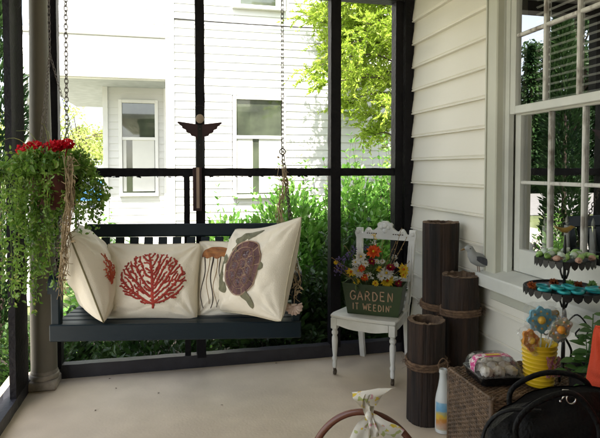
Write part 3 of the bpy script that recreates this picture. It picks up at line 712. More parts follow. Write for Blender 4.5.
for s in (-1, 1):
    mb = MB(); pr = bez([(0,.235,.80), (0,.10,.79), (0,-.08,.795), (0,-.21,.80), (0,-.265,.77), (0,-.275,.72)], 5)
    n = len(pr); vs = []; fs = []
    for p in pr:
        for dx, dz in ((-.034,-.011), (.034,-.011), (.034,.011), (-.034,.011)): vs.append((s*(HW-.03)+dx, p.y, p.z+dz))
    for i in range(n-1):
        for k in range(4): fs.append((i*4+k, i*4+(k+1) % 4, i*4+4+(k+1) % 4, i*4+4+k))
    fs += [(3,2,1,0), tuple((n-1)*4+k for k in range(4))]
    mb.add(vs, fs).build('arm_rest', M['swing'], swg)
    mb = MB(); mb.box((s*(HW-.03), -.235, ST+.115), (.05, .05, .26), bev=.008); mb.build('arm_post', M['swing'], swg)
    mb = MB(); mb.box((s*(HW-.02), back_y(.77), .72), (.032, .05, .56), M=Mx, bev=.005); mb.build('back_post', M['swing'], swg)
def chain(mb, a, b, pitch=.0262, wl=.0105, wire=.0030):
    a = V(a); b = V(b); d = b-a; n = max(2, int(d.length/pitch)); t = d.normalized(); o = t.orthogonal().normalized(); o2 = t.cross(o)
    for i in range(n):
        c = a+d*((i+.5)/n); sd = o if i % 2 else o2; hl = pitch*.70; pts = []
        for k in range(10):
            an = 2*PI*k/10; ex = math.cos(an)*hl; ey = math.sin(an)*wl; pts.append(c+t*ex+sd*ey)
        mb.tube(pts, wire, 4, closed=True)
for s, xa in ((-1, -HW+.012), (1, HW-.10)):
    ap = V((xa+.0, .0, 1.50)); top = V((xa+(.0 if s < 0 else .0), .02, CEIL-.01))
    mb = MB(); chain(mb, ap, top)
    mb.tube([ap+V((.018*math.cos(2*PI*k/12), 0, .018*math.sin(2*PI*k/12))) for k in range(12)], .004, 5, closed=True)
    chain(mb, (s*(HW-.02), -.235, .80), ap); chain(mb, (s*(HW-.02), .23, .80), ap)
    mb.build('chain', M['chain'], swg)
    mb = MB(); mb.box((xa, .02, CEIL-.006), (.05,.05,.012)); mb.tube([(xa+.015*math.cos(a), .02, CEIL-.02+.015*math.sin(a)) for a in [2*PI*k/10 for k in range(10)]], .004, 5, closed=True)
    mb.build('ceiling_hook', M['chain'], swg)

# ---- dried twine bundles with shells
def twine_bundle(name, label, path, wid, n, extra_shell=None, lead=0.0):
    p0 = V(path[0]); t = thing(name, label, 'garland', tuple(p0), group='dried twine bundles on the swing chains'); mb = MB(); pth = bez([V(p)-p0 for p in path], 5)
    for i in range(n):
        off = rv(wid*1.1); off.z = 0; w2 = rv(wid*.8); a = rnd.randint(0, 3); b = len(pth)-rnd.randint(0, 8)
        fr_ = rnd.uniform(.4, 1.3); pts = [p+off*(.6+.4*math.sin(k*.5*fr_+i))+w2*math.sin(k*.9*fr_+i*2)+rv(.004) for k, p in enumerate(pth)][a:max(a+3, b)]
        mb.tube(pts, rnd.uniform(.0010, .0022), 4)
    for i in range(int(n*5)):
        p = pth[rnd.randrange(len(pth))]+rv(wid); d = rdir(); d.z -= .4
        if rnd.random() < .5: mb.leaf(p, d, rdir(), rnd.uniform(.02,.04), .014)
        else: mb.tube([p, p+d*.02, p+d*.035+rv(.008)], .0014, 4)
    mb.build('twine', M['dried'], t)
    return t, p0
def at(px, py, wd):
    u = (px-300)/541*wd; x, y = cw(u, wd); return (x, y, 1.4-(py-168)/541*wd)
twine_bundle('twine_garland', 'bundle of dried twine tied along the left swing chain under the hanging basket',
             [at(70,156,2.90), at(70,190,2.86), at(66,230,2.84), at(63,262,2.86), at(60,292,2.92)], .022, 30)
t, p0 = twine_bundle('twine_garland', 'bundle of dried twine with a pink scallop shell tied to the right swing chain',
             [at(282,158,3.2), at(283,190,3.12), at(279,215,3.08), at(290,250,2.98), at(296,280,2.92), at(295,296,2.9)], .022, 15)
sh = MB(); c = V(at(294,311,2.88))-p0; rt = V((math.cos(R_(13)), -math.sin(R_(13)), 0)); nf = V((-math.sin(R_(13)), -math.cos(R_(13)), 0))
for sgn in (1, -1):
    def fsh(a, b, sgn=sgn):
        an = R_(-115+230*a); rr = .046*b*(1+.05*math.cos(a*2*PI*9)*b); return c+V((0,0,.018))+(rt*math.sin(an)-V((0,0,1))*math.cos(an))*rr+nf*sgn*(.014*math.sin(b*PI*.93)+.0025*math.cos(a*2*PI*9)*b)
    sh.grid(fsh, 54, 6)
sh.box(c+V((0,0,.026)), (.03,.012,.012)); sh.build('scallop_shell', M['shellp'], t, smooth=True)
MB().tube([V(at(295,290,2.9))-p0, c+V((0,0,.03))], .002, 5).build('cord', M['dried'], t)

# ================================================================ PILLOWS
class Pillow:
    def __init__(s, name, label, loc, rz, tilt, W, Hh, T, m, seed, pip=True, roll=0, warp=(0,0), group='cream throw pillows on the swing', pipm=None):
        s.W, s.H, s.T, s.seed = W, Hh, T, seed; s.warp = warp
        s.o = thing(name, label, 'pillow', loc, group=group); s.o.rotation_euler = (Matrix.Rotation(rz, 3, 'Z') @ Matrix.Rotation(-tilt, 3, 'X') @ Matrix.Rotation(roll, 3, 'Y')).to_euler()
        mb = MB(); n = 96
        mb.grid(lambda a, b: s.P(a*2-1, b*2-1, 1), n, n)
        mb.grid(lambda a, b: s.P(1-a*2, b*2-1, -1), n, n)
        mb.build('cover', m, s.o, smooth=True)
        if pip:
            pts = [s.P(-1+2*i/24, -1, 1) for i in range(24)]+[s.P(1, -1+2*i/24, 1) for i in range(24)]+[s.P(1-2*i/24, 1, 1) for i in range(24)]+[s.P(-1, 1-2*i/24, 1) for i in range(24)]
            MB().tube(pts, .0045, 6, closed=True).build('piping', pipm or M['piping'], s.o, smooth=True)
    def P(s, u, v, side):
        c = .055; x = s.W/2*u*(1-c*(1-v*v)*abs(u)); z = s.H/2*v*(1-c*(1-u*u)*abs(v))
        b = max(0, (1-u*u)*(1-v*v)); e = b**.52
        wr = noise.noise(V((u*1.6+s.seed, v*1.6, side*3)))*.026*e
        # creases radiating from corners and sagging folds
        for cu, cv in ((-1,-1), (1,-1), (1,1), (-1,1)):
            du, dv = u-cu, v-cv; r = math.hypot(du, dv); an = math.atan2(dv, du)
            wr += .011*math.sin(an*13+s.seed+cu)*math.exp(-r*2.0)*min(1, r*5)*min(1, b*6)
        wr += .012*noise.noise(V((u*3.4+s.seed*2, v*2.8, side)))*e
        cr_ = noise.noise(V((u*1.1+v*2.6+s.seed*5, u*2.2-v*.9, side*2))); wr -= .006*math.exp(-(cr_/.16)**2)*e*min(1, b*3)
        y = -side*(s.T/2*e+wr)
        rc = 1-.045*abs(u*v)**7; x *= rc; z *= rc
        k_ = ((u+1)/2*(v+1)/2)**2.2; x += s.warp[0]*k_; z += s.warp[1]*k_
        return V((x, y, z))
    def N(s, u, v):
        h = .01; a = s.P(u+h, v, 1)-s.P(u-h, v, 1); b = s.P(u, v+h, 1)-s.P(u, v-h, 1); return a.cross(b).normalized()
    def stroke(s, mb, pts, w0, w1=None, lift=.0032):
        """embroidered line along (u,v) points, width in metres, slightly raised"""
        w1 = w0 if w1 is None else w1; P3 = []; n = len(pts)
        for i, (u, v) in enumerate(pts):
            nn = s.N(u, v); p = s.P(u, v, 1)
            a = pts[max(0, i-1)]; b = pts[min(n-1, i+1)]; t = s.P(*b, 1)-s.P(*a, 1)
            if t.length < 1e-7: t = V((1,0,0))
            sd = nn.cross(t.normalized()).normalized(); wd = (w0(i/max(1, n-1)) if callable(w0) else w0+(w1-w0)*i/max(1, n-1))/2
            P3 += [p+sd*wd+nn*lift*.3, p+nn*lift*1.5, p-sd*wd+nn*lift*.3]
        mb.add(P3, [(i*3+k, i*3+k+1, i*3+k+4, i*3+k+3) for i in range(n-1) for k in (0, 1)])
    def patch(s, mb, cu, cv, fn, rings=18, n=96, lift=.0035):
        """filled embroidered shape: fn(angle)->(du,dv) outline around centre"""
        vs = []; fs = []
        for r in range(rings+1):
            for k in range(n):
                du, dv = fn(2*PI*k/n); f = r/rings; u = cu+du*f; v = cv+dv*f
                vs.append(s.P(u, v, 1)+s.N(u, v)*lift*(1.0 if r < rings else .3))
        for r in range(rings):
            for k in range(n): fs.append((r*n+k, r*n+(k+1) % n, (r+1)*n+(k+1) % n, (r+1)*n+k))
        mb.add(vs, fs)
def cpos(u, wd, z): x, y = cw(u, wd); return (x, y, z)
crz = -13
# jellyfish pillow (behind the turtle one)
pj = Pillow('throw_pillow', 'cream pillow with an embroidered orange jellyfish, tucked behind the turtle pillow', cpos(-.375, 3.25, .735), R_(-11), R_(22), .50, .470, .18, M['cotton'], 3.1)
mb = MB(); pj.patch(mb, -.50, .56, lambda a: (.40*math.cos(a), (.25*math.sin(a) if math.sin(a) > 0 else .085*math.sin(a)+.03*math.sin(a*9))), n=96); mb.build('jellyfish_bell', M['jelly'], pj.o, smooth=True)
mb = MB()
for k in range(5):
    pj.stroke(mb, [(-.50+.36*math.cos(PI*(.1+.8*k/4))*(1-t), .60+.04*t+.16*math.sin(PI*(.1+.8*k/4))*(1-t)) for t in [i/8 for i in range(9)]], .004)
mb.build('bell_stitching', M['tent_tan'], pj.o)
for j, (u0, ph, wd, mt_, ln) in enumerate(((-.82,0,.009,'tent_dark',1.30), (-.70,1.2,.005,'tent_tan',1.2), (-.60,2.2,.010,'tent_dark',1.32), (-.50,.6,.005,'tent_tan',1.25), (-.40,3.2,.006,'tent_dark',1.3), (-.30,1.8,.010,'tent_dark',1.25), (-.20,.4,.004,'tent_tan',1.1), (-.13,2.6,.005,'tent_tan',1.2))):
    mb = MB(); pj.stroke(mb, [(u0+.055*math.sin(t*7+ph)*(.3+t)-.03*t, .52-ln*t) for t in [i/30 for i in range(31)]], wd, wd*.5); mb.build('tentacle', M[mt_], pj.o)
# coral pillow
pc = Pillow('throw_pillow', 'wide cream pillow with a big embroidered red coral fan', cpos(-.880, 3.18, .732), R_(-12), R_(20), .575, .462, .21, M['cotton'], 1.7)
mb = MB(); rr = random.Random(11)
# branching fan grown toward scattered points (even, open, coral-like)
att = []
while len(att) < 1500:
    x, y = rr.uniform(-.60, .80), rr.uniform(-.72, .70)
    an_ = math.atan2(y+.72, x-.14)
    if ((x-.10)/.68)**2+((y-.02)/.66)**2 < 1 and R_(31) < an_ < R_(151): att.append((x, y))
nodes = [(.14, -.60)]; par = [-1]; stp_ = .030
for it in range(120):
    pull = {}
    for ax_, ay_ in att:
        k = min(range(len(nodes)), key=lambda q: (nodes[q][0]-ax_)**2+(nodes[q][1]-ay_)**2); d = math.hypot(nodes[k][0]-ax_, nodes[k][1]-ay_)
        if d < 1.2: p_ = pull.setdefault(k, [0, 0]); p_[0] += (ax_-nodes[k][0])/d; p_[1] += (ay_-nodes[k][1])/d
    new = []
    for k, (dx, dy) in pull.items():
        dx += rr.uniform(-.45, .45); dy += rr.uniform(-.45, .45); l_ = math.hypot(dx, dy) or 1
        q = (nodes[k][0]+dx/l_*stp_, nodes[k][1]+dy/l_*stp_)
        if all((q[0]-n_[0])**2+(q[1]-n_[1])**2 > (stp_*.6)**2 for n_ in nodes): nodes.append(q); par.append(k); new.append(q)
    att = [a for a in att if min((a[0]-n_[0])**2+(a[1]-n_[1])**2 for n_ in nodes) > .036**2]
    if not new or not att: break
wt_ = [1]*len(nodes)
for k in range(len(nodes)-1, 0, -1): wt_[par[k]] += wt_[k]
for k in range(1, len(nodes)):
    a, b = nodes[par[k]], nodes[k]; wd_ = min(.0175, .0086+.0007*wt_[k]**.5)
    e = (b[0]+(b[0]-a[0])*.12, b[1]+(b[1]-a[1])*.12); pc.stroke(mb, [a, b, e], wd_, wd_*.95)
    if rr.random() < .40:
        t_ = math.atan2(b[1]-a[1], b[0]-a[0])+rr.choice((-1, 1))*rr.uniform(.8, 1.3); pc.stroke(mb, [b, (b[0]+.028*math.cos(t_), b[1]+.028*math.sin(t_))], .0095, .009)
pc.stroke(mb, [(.13, -.74), (.14, -.68), (.14, -.58)], .013, .018)
mb.build('coral_embroidery', M['coral'], pc.o)
# left pillow, seen edge on
pl = Pillow('throw_pillow', 'cream pillow turned edge on against the left arm of the swing', cpos(-1.225, 3.15, .80), R_(-13+106), R_(19), .52, .54, .27, M['cotton'], 6.3, pipm=mat('olive_piping', (.22,.19,.10), .9))
mb = MB()
for k, (a, L) in enumerate(((70, .5), (80, .66), (90, .7), (100, .55), (58, .40), (112, .42), (124, .3), (48, .28))):
    pl.stroke(mb, [(-.55+math.cos(R_(a))*L*t+.02*math.sin(t*9+k), -.35+math.sin(R_(a))*L*t) for t in [i/10 for i in range(11)]], .013, .004)
    for q in range(3, 10):
        x_, y_ = -.55+math.cos(R_(a))*L*q/10, -.35+math.sin(R_(a))*L*q/10; b_ = R_(a)+(.8 if q % 2 else -.8); pl.stroke(mb, [(x_, y_), (x_+.06*math.cos(b_), y_+.06*math.sin(b_))], .008, .004)
mb.build('plant_embroidery', mat('orange_thread', (.55,.13,.05), .8, (.45,.06,.04), 40), pl.o)
# turtle pillow
pt = Pillow('throw_pillow', 'cream pillow with an embroidered brown sea turtle leaning on the right arm', cpos(-.245, 3.03, .815), R_(-13-44), R_(17), .52, .50, .30, M['cotton'], 4.4, roll=R_(-4), warp=(.03,.075))
def rotd(x, y, a): return (x*math.cos(a)-y*math.sin(a), x*math.sin(a)+y*math.cos(a))
TA = R_(-14)
def flip(pts, w0, w1): 
    m_ = MB(); pt.stroke(m_, pts, lambda t: max(.002, (w0+(w1-w0)*t)*min(1, math.sqrt(max(0, 1-((t-.45)/.55)**2))*1.15)), 0, lift=.0028); m_.build('flipper', M['flipper'], pt.o)
def curve2(pts, n=7): return [(p.x, p.y) for p in bez([(a, b, 0) for a, b in pts], n)]
flip(curve2([(-.28,.34), (-.20,.55), (.05,.70), (.34,.82)]), .095, .05)
flip(curve2([(-.50,.25), (-.66,.0), (-.66,-.28), (-.46,-.46), (-.34,-.50)]), .085, .06)
flip(curve2([(.18,-.52), (.34,-.66), (.36,-.84)]), .06, .05)
flip(curve2([(.52,.02), (.60,.06), (.64,.08)]), .05, .03)
mb = MB(); pt.patch(mb, .09, -.01, lambda a: rotd(.47*math.cos(a)*(1+.05*math.sin(a)), .60*math.sin(a), TA), n=96, lift=.0045); mb.build('shell', M['shell'], pt.o, smooth=True)
mb = MB(); E_ = lambda x, y: tuple(c+o for c, o in zip((.09,-.01), rotd(x, y, TA)))
pt.stroke(mb, [E_(.46*math.cos(2*PI*k/48), .59*math.sin(2*PI*k/48)) for k in range(49)], .007, lift=.0068)
pt.stroke(mb, [E_(.34*math.cos(2*PI*k/48), .45*math.sin(2*PI*k/48)) for k in range(49)], .0035, lift=.0068)
hexc = [(0, -.30), (0, -.1), (0, .1), (0, .30), (-.2, -.2), (-.2, 0), (-.2, .2), (.2, -.2), (.2, 0), (.2, .2)]
for x, y in hexc: pt.stroke(mb, [E_(x+.115*math.cos(2*PI*k/6+.52), y+.115*math.sin(2*PI*k/6+.52)) for k in range(7)], .0045, lift=.0068)
for k in range(18):
    a = 2*PI*k/18; pt.stroke(mb, [E_(.34*math.cos(a), .45*math.sin(a)), E_(.46*math.cos(a), .59*math.sin(a))], .0035, lift=.0068)
mb.build('scute_stitching', M['scute'], pt.o)
mb = MB()
for x, y in hexc:
    for k in range(5): a = 2*PI*k/5+x*7; pt.stroke(mb, [E_(x+.015*math.cos(a), y+.015*math.sin(a)), E_(x+.07*math.cos(a), y+.07*math.sin(a))], .005, .002, lift=.0068)
mb.build('lilac_stitching', M['starlilac'], pt.o)

# ================================================================ ANGEL ORNAMENT ON THE CENTRE POST
AY = D-.012
an = thing('angel_ornament', 'dark wooden angel with spread wings hung on the centre screen post', 'angel ornament', (.168, AY, 1.40))
MB().box((0, 0, .15), (.052, .020, .30), bev=.004).build('robe', M['black'], an)
half = [(.016,.30), (.148,.318), (.150,.308), (.120,.285), (.118,.272), (.095,.262), (.090,.245), (.066,.238), (.058,.222), (.030,.215), (.016,.185)]
for s in (-1, 1):
    p = [(s*x, -.004, z) for x, z in half]; MB().extrude(p if s > 0 else p[::-1], (0,-.008,0), (0,.002,0)).build('wing', M['angelred'], an)
MB().ball((.0, -.016, .338), .028, 16, 10, (1, .45, 1.12)).build('head', M['angelface'], an, smooth=True)
mb = MB()
for s in (0,): mb.tube([(.045*math.cos(a), -.01, .385+.045*math.sin(a)) for a in [2*PI*k/24 for k in range(24)]], .0013, 5, closed=True)
mb.build('halo_wire', M['wire'], an)
mb = MB()
for z in (.265, .225, .16, .115, .07): mb.ball((0, -.0115, z), .006, 8, 5, (1, .4, 1))
mb.build('button', M['wire'], an)
MB().box((-.020, -.006, -.145), (.060, .022, .30), bev=.003).build('skirt_board', M['angelred'], an)
MB().box((-.016, -.0185, -.135), (.020, .004, .28)).build('tan_strip', M['tan'], an)

# ================================================================ HANGING BASKET
bx_, by_ = cw(-1.375, 3.04)
hb = thing('hanging_basket', 'hanging basket of red geraniums with trailing green foliage before the column', 'hanging basket', (bx_, by_, 1.17))
MB().lathe([(.075,0), (.10,.02), (.135,.12), (.150,.20), (.155,.21), (.145,.21), (.13,.17)], 24, wob=lambda a, z: 1+.03*math.sin(a*7+z*30)).build('pot', M['pot'], hb, smooth=True)
mb = MB(); ap = V((-.02, 0, .87))
for k in range(3):
    a = 2*PI*k/3+.35; chain(mb, (.15*math.cos(a), .15*math.sin(a), .21), ap, .02, .006, .0016)
chain(mb, ap, (-.02, 0, CEIL-1.17-.01), .022, .007, .002)
mb.build('hanger_chain', M['chain'], hb)
fol = MB(); st = MB()
for i in range(110):     # trailing strands
    a = rnd.uniform(0, 2*PI); lf = math.cos(a) < .05; out = rnd.uniform(.17, .33) if lf else rnd.uniform(.14, .25); ln = rnd.uniform(.12, .5)*(1.4 if lf else .66)
    if not lf and rnd.random() < .45: continue
    dx, dy = math.cos(a), math.sin(a)*.75
    p = bez([(dx*.09, dy*.09, .20), (dx*out*.7, dy*out*.7, .27+rnd.uniform(-.03,.06)), (dx*out, dy*out, .16), (dx*(out+.02)+rnd.uniform(-.03,.03), dy*(out+.02), .16-ln*.6), (dx*out+rnd.uniform(-.05,.05), dy*out, .16-ln)], 5)
    st.tube(p, .0016, 4, cap=False)
    for k in range(3, len(p)):
        for q in range(4):
            d = rdir(); d.z -= .3; l_ = rnd.uniform(.012,.036); fol.leaf6(p[k]+rv(.016), d, rdir(), l_, l_*.55)
for i in range(620):
    d = rdir(); d.z = abs(d.z); q = V((d.x*.21-.02, d.y*.2, .19+d.z*.11*rnd.uniform(.4,1.3))); l_ = rnd.uniform(.018,.05); fol.leaf6(q+rv(.035), rdir()+V((0,0,.5)), rdir(), l_, l_*.55)
fol.build('foliage', M['fern'], hb); st.build('stem', M['fern'], hb)
mb = MB()
for i in range(13):
    a = rnd.uniform(1.2, 5.0) if i % 3 else rnd.uniform(-.6, .6); ln = rnd.uniform(.22, .42); d = V((math.cos(a), math.sin(a)*.6, rnd.uniform(.5, 1.1) if i % 3 else 2.6)).normalized(); p = bez([(0,0,.2), tuple(V((0,0,.2))+d*ln*.6+V((0,0,.06))), tuple(V((0,0,.2))+d*ln-V((0,0,.10*(1-d.z))))], 5)
    mb.tube(p, [.003*(1-.085*k) for k in range(len(p))], 4)
mb.build('spike_blades', M['blade'], hb)
for px, py, r in ((28,151,.042), (42,150,.034), (36,147,.034), (55,147,.036), (62,146,.026), (69,144,.026)):
    mb = MB(); c = V(at(px, py, 3.04))-V((bx_, by_, 1.17))+V((0,-.04*rnd.random(),0))
    for i in range(46):
        d = rdir(); d.z = d.z*.7+.1; q = c+d*r*.95
        for k in range(4): mb.leaf(q, d*.5+rdir(), d, .019, .017)
    mb.tube([c, V((c.x*.5, c.y*.5, .2))], .003, 4); mb.build('geranium_flower', M['geranium'], hb)

# ================================================================ WHITE CHAIR
ch = thing('chair', 'ornate white painted wooden chair on small casters by the corner', 'chair', (1.195, 3.335, 0), R_(-41))
ch.scale = (1.05, 1.05, 1.0)
zs = .422
seat = [(-.215,-.02), (-.12,-.035), (0,-.04), (.12,-.035), (.215,-.02), (.222,.02), (.185,.36), (.17,.40), (-.17,.40), (-.185,.36), (-.222,.02)]
mb = MB(); n = len(seat)
for sc_, z in ((.96, zs-.026), (1, zs-.018), (1, zs-.007), (.965, zs)): mb.v += [(x*sc_, .18+(y-.18)*sc_, z) for x, y in seat]
mb.f += [(r*n+k, r*n+(k+1) % n, (r+1)*n+(k+1) % n, (r+1)*n+k) for r in range(3) for k in range(n)]+[tuple(range(n))[::-1], tuple(range(3*n, 4*n))]; mb.mi = [0]*len(mb.f)
mb.build('seat', M['white'], ch)
mb = MB()
def apron(x0, y0, x1, y1, dip):
    a = []; m_ = 16
    for i in range(m_+1):
        t = i/m_; dr = .046+dip*(abs(math.sin(t*PI*2))**1.5*.5+ (math.sin(t*PI)**6)*.6); a.append((x0+(x1-x0)*t, y0+(y1-y0)*t, zs-.026-dr))
    b = [(p[0], p[1], zs-.027) for p in a][::-1]; d = V((y1-y0, -(x1-x0), 0)).normalized()*.011
    mb.extrude(a+b, -d, d)
apron(-.17, -.012, .17, -.012, .028); apron(.190, .03, .165, .36, .015); apron(-.165, .36, -.190, .03, .015)
mb.build('apron', M['white'], ch)
leg = [(.010,.052), (.014,.06), (.0145,.085), (.012,.10), (.0175,.112), (.0175,.122), (.0125,.132), (.016,.17), (.0195,.235), (.0185,.26), (.0135,.275), (.0205,.286), (.0205,.30), (.015,.308), (.019,.322)]
for s in (-1, 1):
    mb = MB(); mb.lathe(leg, 16, c=(s*.193, .0, 0)); mb.box((s*.193, 0, .359), (.043, .043, .075), bev=.004)
    lg = mb.build('leg', M['white'], ch, smooth='auto')
    mb = MB(); mb.lathe([(.006,.030), (.010,.034), (.010,.053)], 10, c=(s*.193, 0, 0)); mb.box((s*.193, .004, .030), (.018,.016,.024), bev=.003)
    mb.lathe([(.004,-.007), (.017,-.007), (.017,.007), (.004,.007)], 14, c=(s*.193-.004, .012, .0172), M=Matrix.Rotation(PI/2, 3, 'Y')); mb.build('caster', M['brass'], lg)
    x = s*.165
    pth = bez([(x, .425, 0), (x, .385, .22), (x, .372, .40), (x*1.08, .385, .60), (x*1.16, .425, .96)], 6)
    mb = MB(); vs = []; fs = []
    for p in pth:
        e = .017 if p.z < .45 else .021
        for dx, dy in ((-e,-.016), (e,-.016), (e,.016), (-e,.016)): vs.append((p.x+dx, p.y+dy, p.z))
    m_ = len(pth)
    for i in range(m_-1):
        for k in range(4): fs.append((i*4+k, i*4+(k+1) % 4, i*4+4+(k+1) % 4, i*4+4+k))
    fs += [(3,2,1,0), tuple((m_-1)*4+k for k in range(4))]; mb.add(vs, fs)
    for dx in (-.009, .009): mb.box((x*1.08+dx, .384, .72), (.006, .012, .26), M=Matrix.Rotation(-.11, 3, 'X'))     # fluting
    mb.build('leg', M['white'], ch)
    br = [(.375,.60), (.350,.61), (.345,.575), (.325,.56), (.322,.535), (.295,.515), (.288,.485), (.262,.468), (.258,.445), (.225,.43), (.225,.42), (.372,.42), (.372,.44), (.33,.45), (.36,.50), (.375,.53)]
    p = [(s*.178, y, z) for y, z in br]; MB().extrude(p if s < 0 else p[::-1], (-.010,0,0), (.010,0,0)).build('bracket', M['white'], ch)
hp = [(0,.132), (.018,.132), (.030,.120), (.043,.122), (.054,.108), (.050,.088), (.064,.076), (.082,.062), (.098,.060), (.112,.078), (.128,.080), (.140,.066), (.150,.046), (.163,.036), (.176,.056), (.196,.066), (.214,.058), (.220,.036), (.212,.012), (.208,0)]
pz = .885; out = [(x, .412, pz+z) for x, z in hp]; out = [(-x, y, z) for x, y, z in out[::-1]][:-1]+out
mb = MB(); mb.extrude(out, (0,-.012,0), (0,.014,0))
for x, z, r in ((0,.10,.020), (-.026,.085,.014), (.026,.085,.014), (0,.06,.016), (.12,.06,.012), (-.12,.06,.012), (.195,.045,.014), (-.195,.045,.014)): mb.ball((x, .399, pz+z), r, 10, 6, (1,.45,1))
mb.build('crest_rail', M['white'], ch)
mb = MB()
for s in (-1, 1):
    for i in range(5): mb.ball((s*(.062+i*.016), .3995, pz+.040), .0055, 8, 4, (1.2,.35,.8))
mb.build('crest_hole_shade', M['brass'], ch)  # dark beads stand in for the shade inside small carved holes
MB().box((0, .395, .60), (.30,.018,.05), bev=.004).build('back_rail', M['white'], ch)

# ---- green planter with hand lettering
PLX, PLY = 1.312, 3.425
pb = thing('planter_box', "dark green tin planter reading GARDEN IT WEEDIN' on the white chair seat", 'planter', (PLX, PLY, zs+.001), R_(-33))
pb.scale = (1.08, 1.08, 1.08)
mb = MB(); b0, b1, dp0, dp1, hh = .158, .188, .075, .092, .190
def ring(w_, d_, z): return [(-w_, -d_, z), (w_, -d_, z), (w_, d_, z), (-w_, d_, z)]
vs = ring(b0, dp0, 0)+ring(b1, dp1, hh)+ring(b1-.006, dp1-.006, hh)+ring(b1-.012, dp1-.012, hh-.05)
mb.add(vs, [(3,2,1,0), (12,13,14,15)]+[(r*4+k, r*4+(k+1) % 4, r*4+4+(k+1) % 4, r*4+4+k) for r in range(3) for k in range(4)])
mb.build('body', M['green_tin'], pb)
GL = dict(
 G=[[(.92,.82), (.7,.98), (.35,.96), (.08,.68), (.06,.32), (.3,.03), (.66,.03), (.92,.25), (.93,.46), (.58,.45)]],
 A=[[(.0,0), (.45,1), (.92,0)], [(.18,.36), (.75,.38)]],
 R=[[(.08,0), (.1,1), (.55,.98), (.78,.76), (.58,.52), (.1,.48)], [(.42,.5), (.86,0)]],
 D=[[(.08,.02), (.1,.98), (.5,.93), (.86,.6), (.8,.28), (.5,.04), (.08,.02)]],
 E=[[(.75,.97), (.1,1), (.08,.02), (.78,.0)], [(.1,.52), (.62,.52)]],
 N=[[(.08,0), (.12,1), (.8,.04), (.84,1)]],
 I=[[(.2,0), (.22,1)]], T=[[(.0,.97), (.8,1)], [(.4,.98), (.38,0)]],
 W=[[(.0,1), (.22,0), (.48,.75), (.72,0), (1.0,1)]], **{"'": [[(.12,1.05), (.06,.78)]]})
def write(mb, text, x0, z0, h, widths, gap, th):
    x = x0
    for c in text:
        if c == ' ': x += widths*.75; continue
        w_ = widths*(.42 if c in "I'" else 1.12 if c == 'W' else 1)
        jz = rnd.uniform(-.04, .04)*h
        for pl_ in GL[c]:
            pts = []
            for q in pl_:
                z = z0+jz+q[1]*h; f = z/hh; pts.append(V((x+q[0]*w_, -(dp0+(dp1-dp0)*f)-.0012, z)))
            fine = []
            for i in range(len(pts)-1): fine += [pts[i].lerp(pts[i+1], k/3) for k in range(3)]
            fine.append(pts[-1]); mb.tube(fine, [th*(1+.25*noise.noise(p*90)) for p in fine], 6, squash=1)
        x += w_+gap
    return x
mb = MB(); write(mb, 'GARDEN', -.138, .094, .056, .036, .0105, .0036); write(mb, "IT WEEDIN'", -.122, .030, .040, .0235, .0068, .0029)
mb.build('lettering', M['letter'], pb)

# ---- silk flowers in the planter
fa = thing('flower_arrangement', 'colourful silk flower arrangement standing in the green planter', 'flowers', (PLX, PLY, zs+.12)); FO = V((PLX, PLY, zs+.12))
st = MB(); fol = MB()
def bloom(px, py, r, m_, kind='daisy', wd=3.55):
    c = V(at(px, py, wd+rnd.uniform(-.03, .03)))-FO; nrm = (nf*.8+V((0,0,.5))+rv(.35)).normalized(); mb = MB(); o = nrm.orthogonal().normalized(); o2 = nrm.cross(o)
    ly = dict(daisy=((1,10,.15), (.75,8,.5)), mum=((1,15,.1), (.85,13,.45), (.62,11,.9), (.4,8,1.5)), spray=())[kind]
    for rr_, n_, el in ly:
        for k in range(n_):
            a = 2*PI*k/n_+rnd.uniform(-.15,.15)+el; d = (o*math.cos(a)+o2*math.sin(a)+nrm*el).normalized(); mb.leaf(c, d, nrm, 1.22*r*rr_*rnd.uniform(.85,1.1), 1.22*r*rr_*.55)
    if kind == 'spray':
        for k in range(26):
            q = c+rv(r); mb.leaf(q, rdir(), nrm, r*.55, r*.4)
    mb.build('flower', M[m_], fa); ctr = V((rnd.uniform(-.05,.05), rnd.uniform(-.02,.03), -.02))
    st.tube(bez([tuple(ctr), tuple(ctr.lerp(c,.55)+V((0,0,.02))), tuple(c)], 4), .0016, 4)
    if kind != 'spray': MB().ball(c+nrm*r*.22, r*.2, 8, 5).build('flower_centre', M['fl_yellow'] if m_ != 'fl_yellow' else M['fl_orange'], fa)
for a in ((374,252,.043,'fl_orange','mum'), (361,257,.036,'fl_white','daisy'), (356,263,.030,'fl_white','daisy'), (358,272,.042,'fl_white','mum'), (387,274,.044,'fl_white','mum'), (382,277,.03,'fl_white','daisy'),
          (351,273,.034,'fl_yellow','daisy'), (388,282,.042,'fl_yellow','mum'), (404,270,.036,'fl_yellow','daisy'), (404,276,.026,'fl_yellow','daisy'), (391,268,.030,'fl_red','mum'), (372,262,.026,'fl_red','daisy'), (399,284,.024,'fl_red','daisy'),
          (362,269,.026,'fl_orange','daisy'), (377,262,.022,'fl_white','daisy'), (348,257,.03,'fl_purple','spray'), (341,262,.028,'fl_purple','spray'), (338,272,.026,'fl_purple','spray'), (336,263,.014,'fl_yellow','daisy'), (374,236,.018,'fl_yellow','spray'), (374,242,.016,'fl_white','spray'), (365,278,.026,'fl_orange','daisy'), (395,257,.014,'fl_white','spray'), (366,264,.022,'fl_white','daisy'), (380,270,.022,'fl_yellow','daisy'), (369,276,.024,'fl_white','daisy'), (345,268,.024,'fl_purple','spray'), (354,250,.022,'fl_purple','spray'), (376,284,.022,'fl_yellow','daisy'), (383,262,.018,'fl_white','daisy'), (357,282,.022,'fl_yellow','daisy'), (397,265,.018,'fl_white','daisy'), (366,248,.016,'fl_purple','spray')):
    bloom(*a)
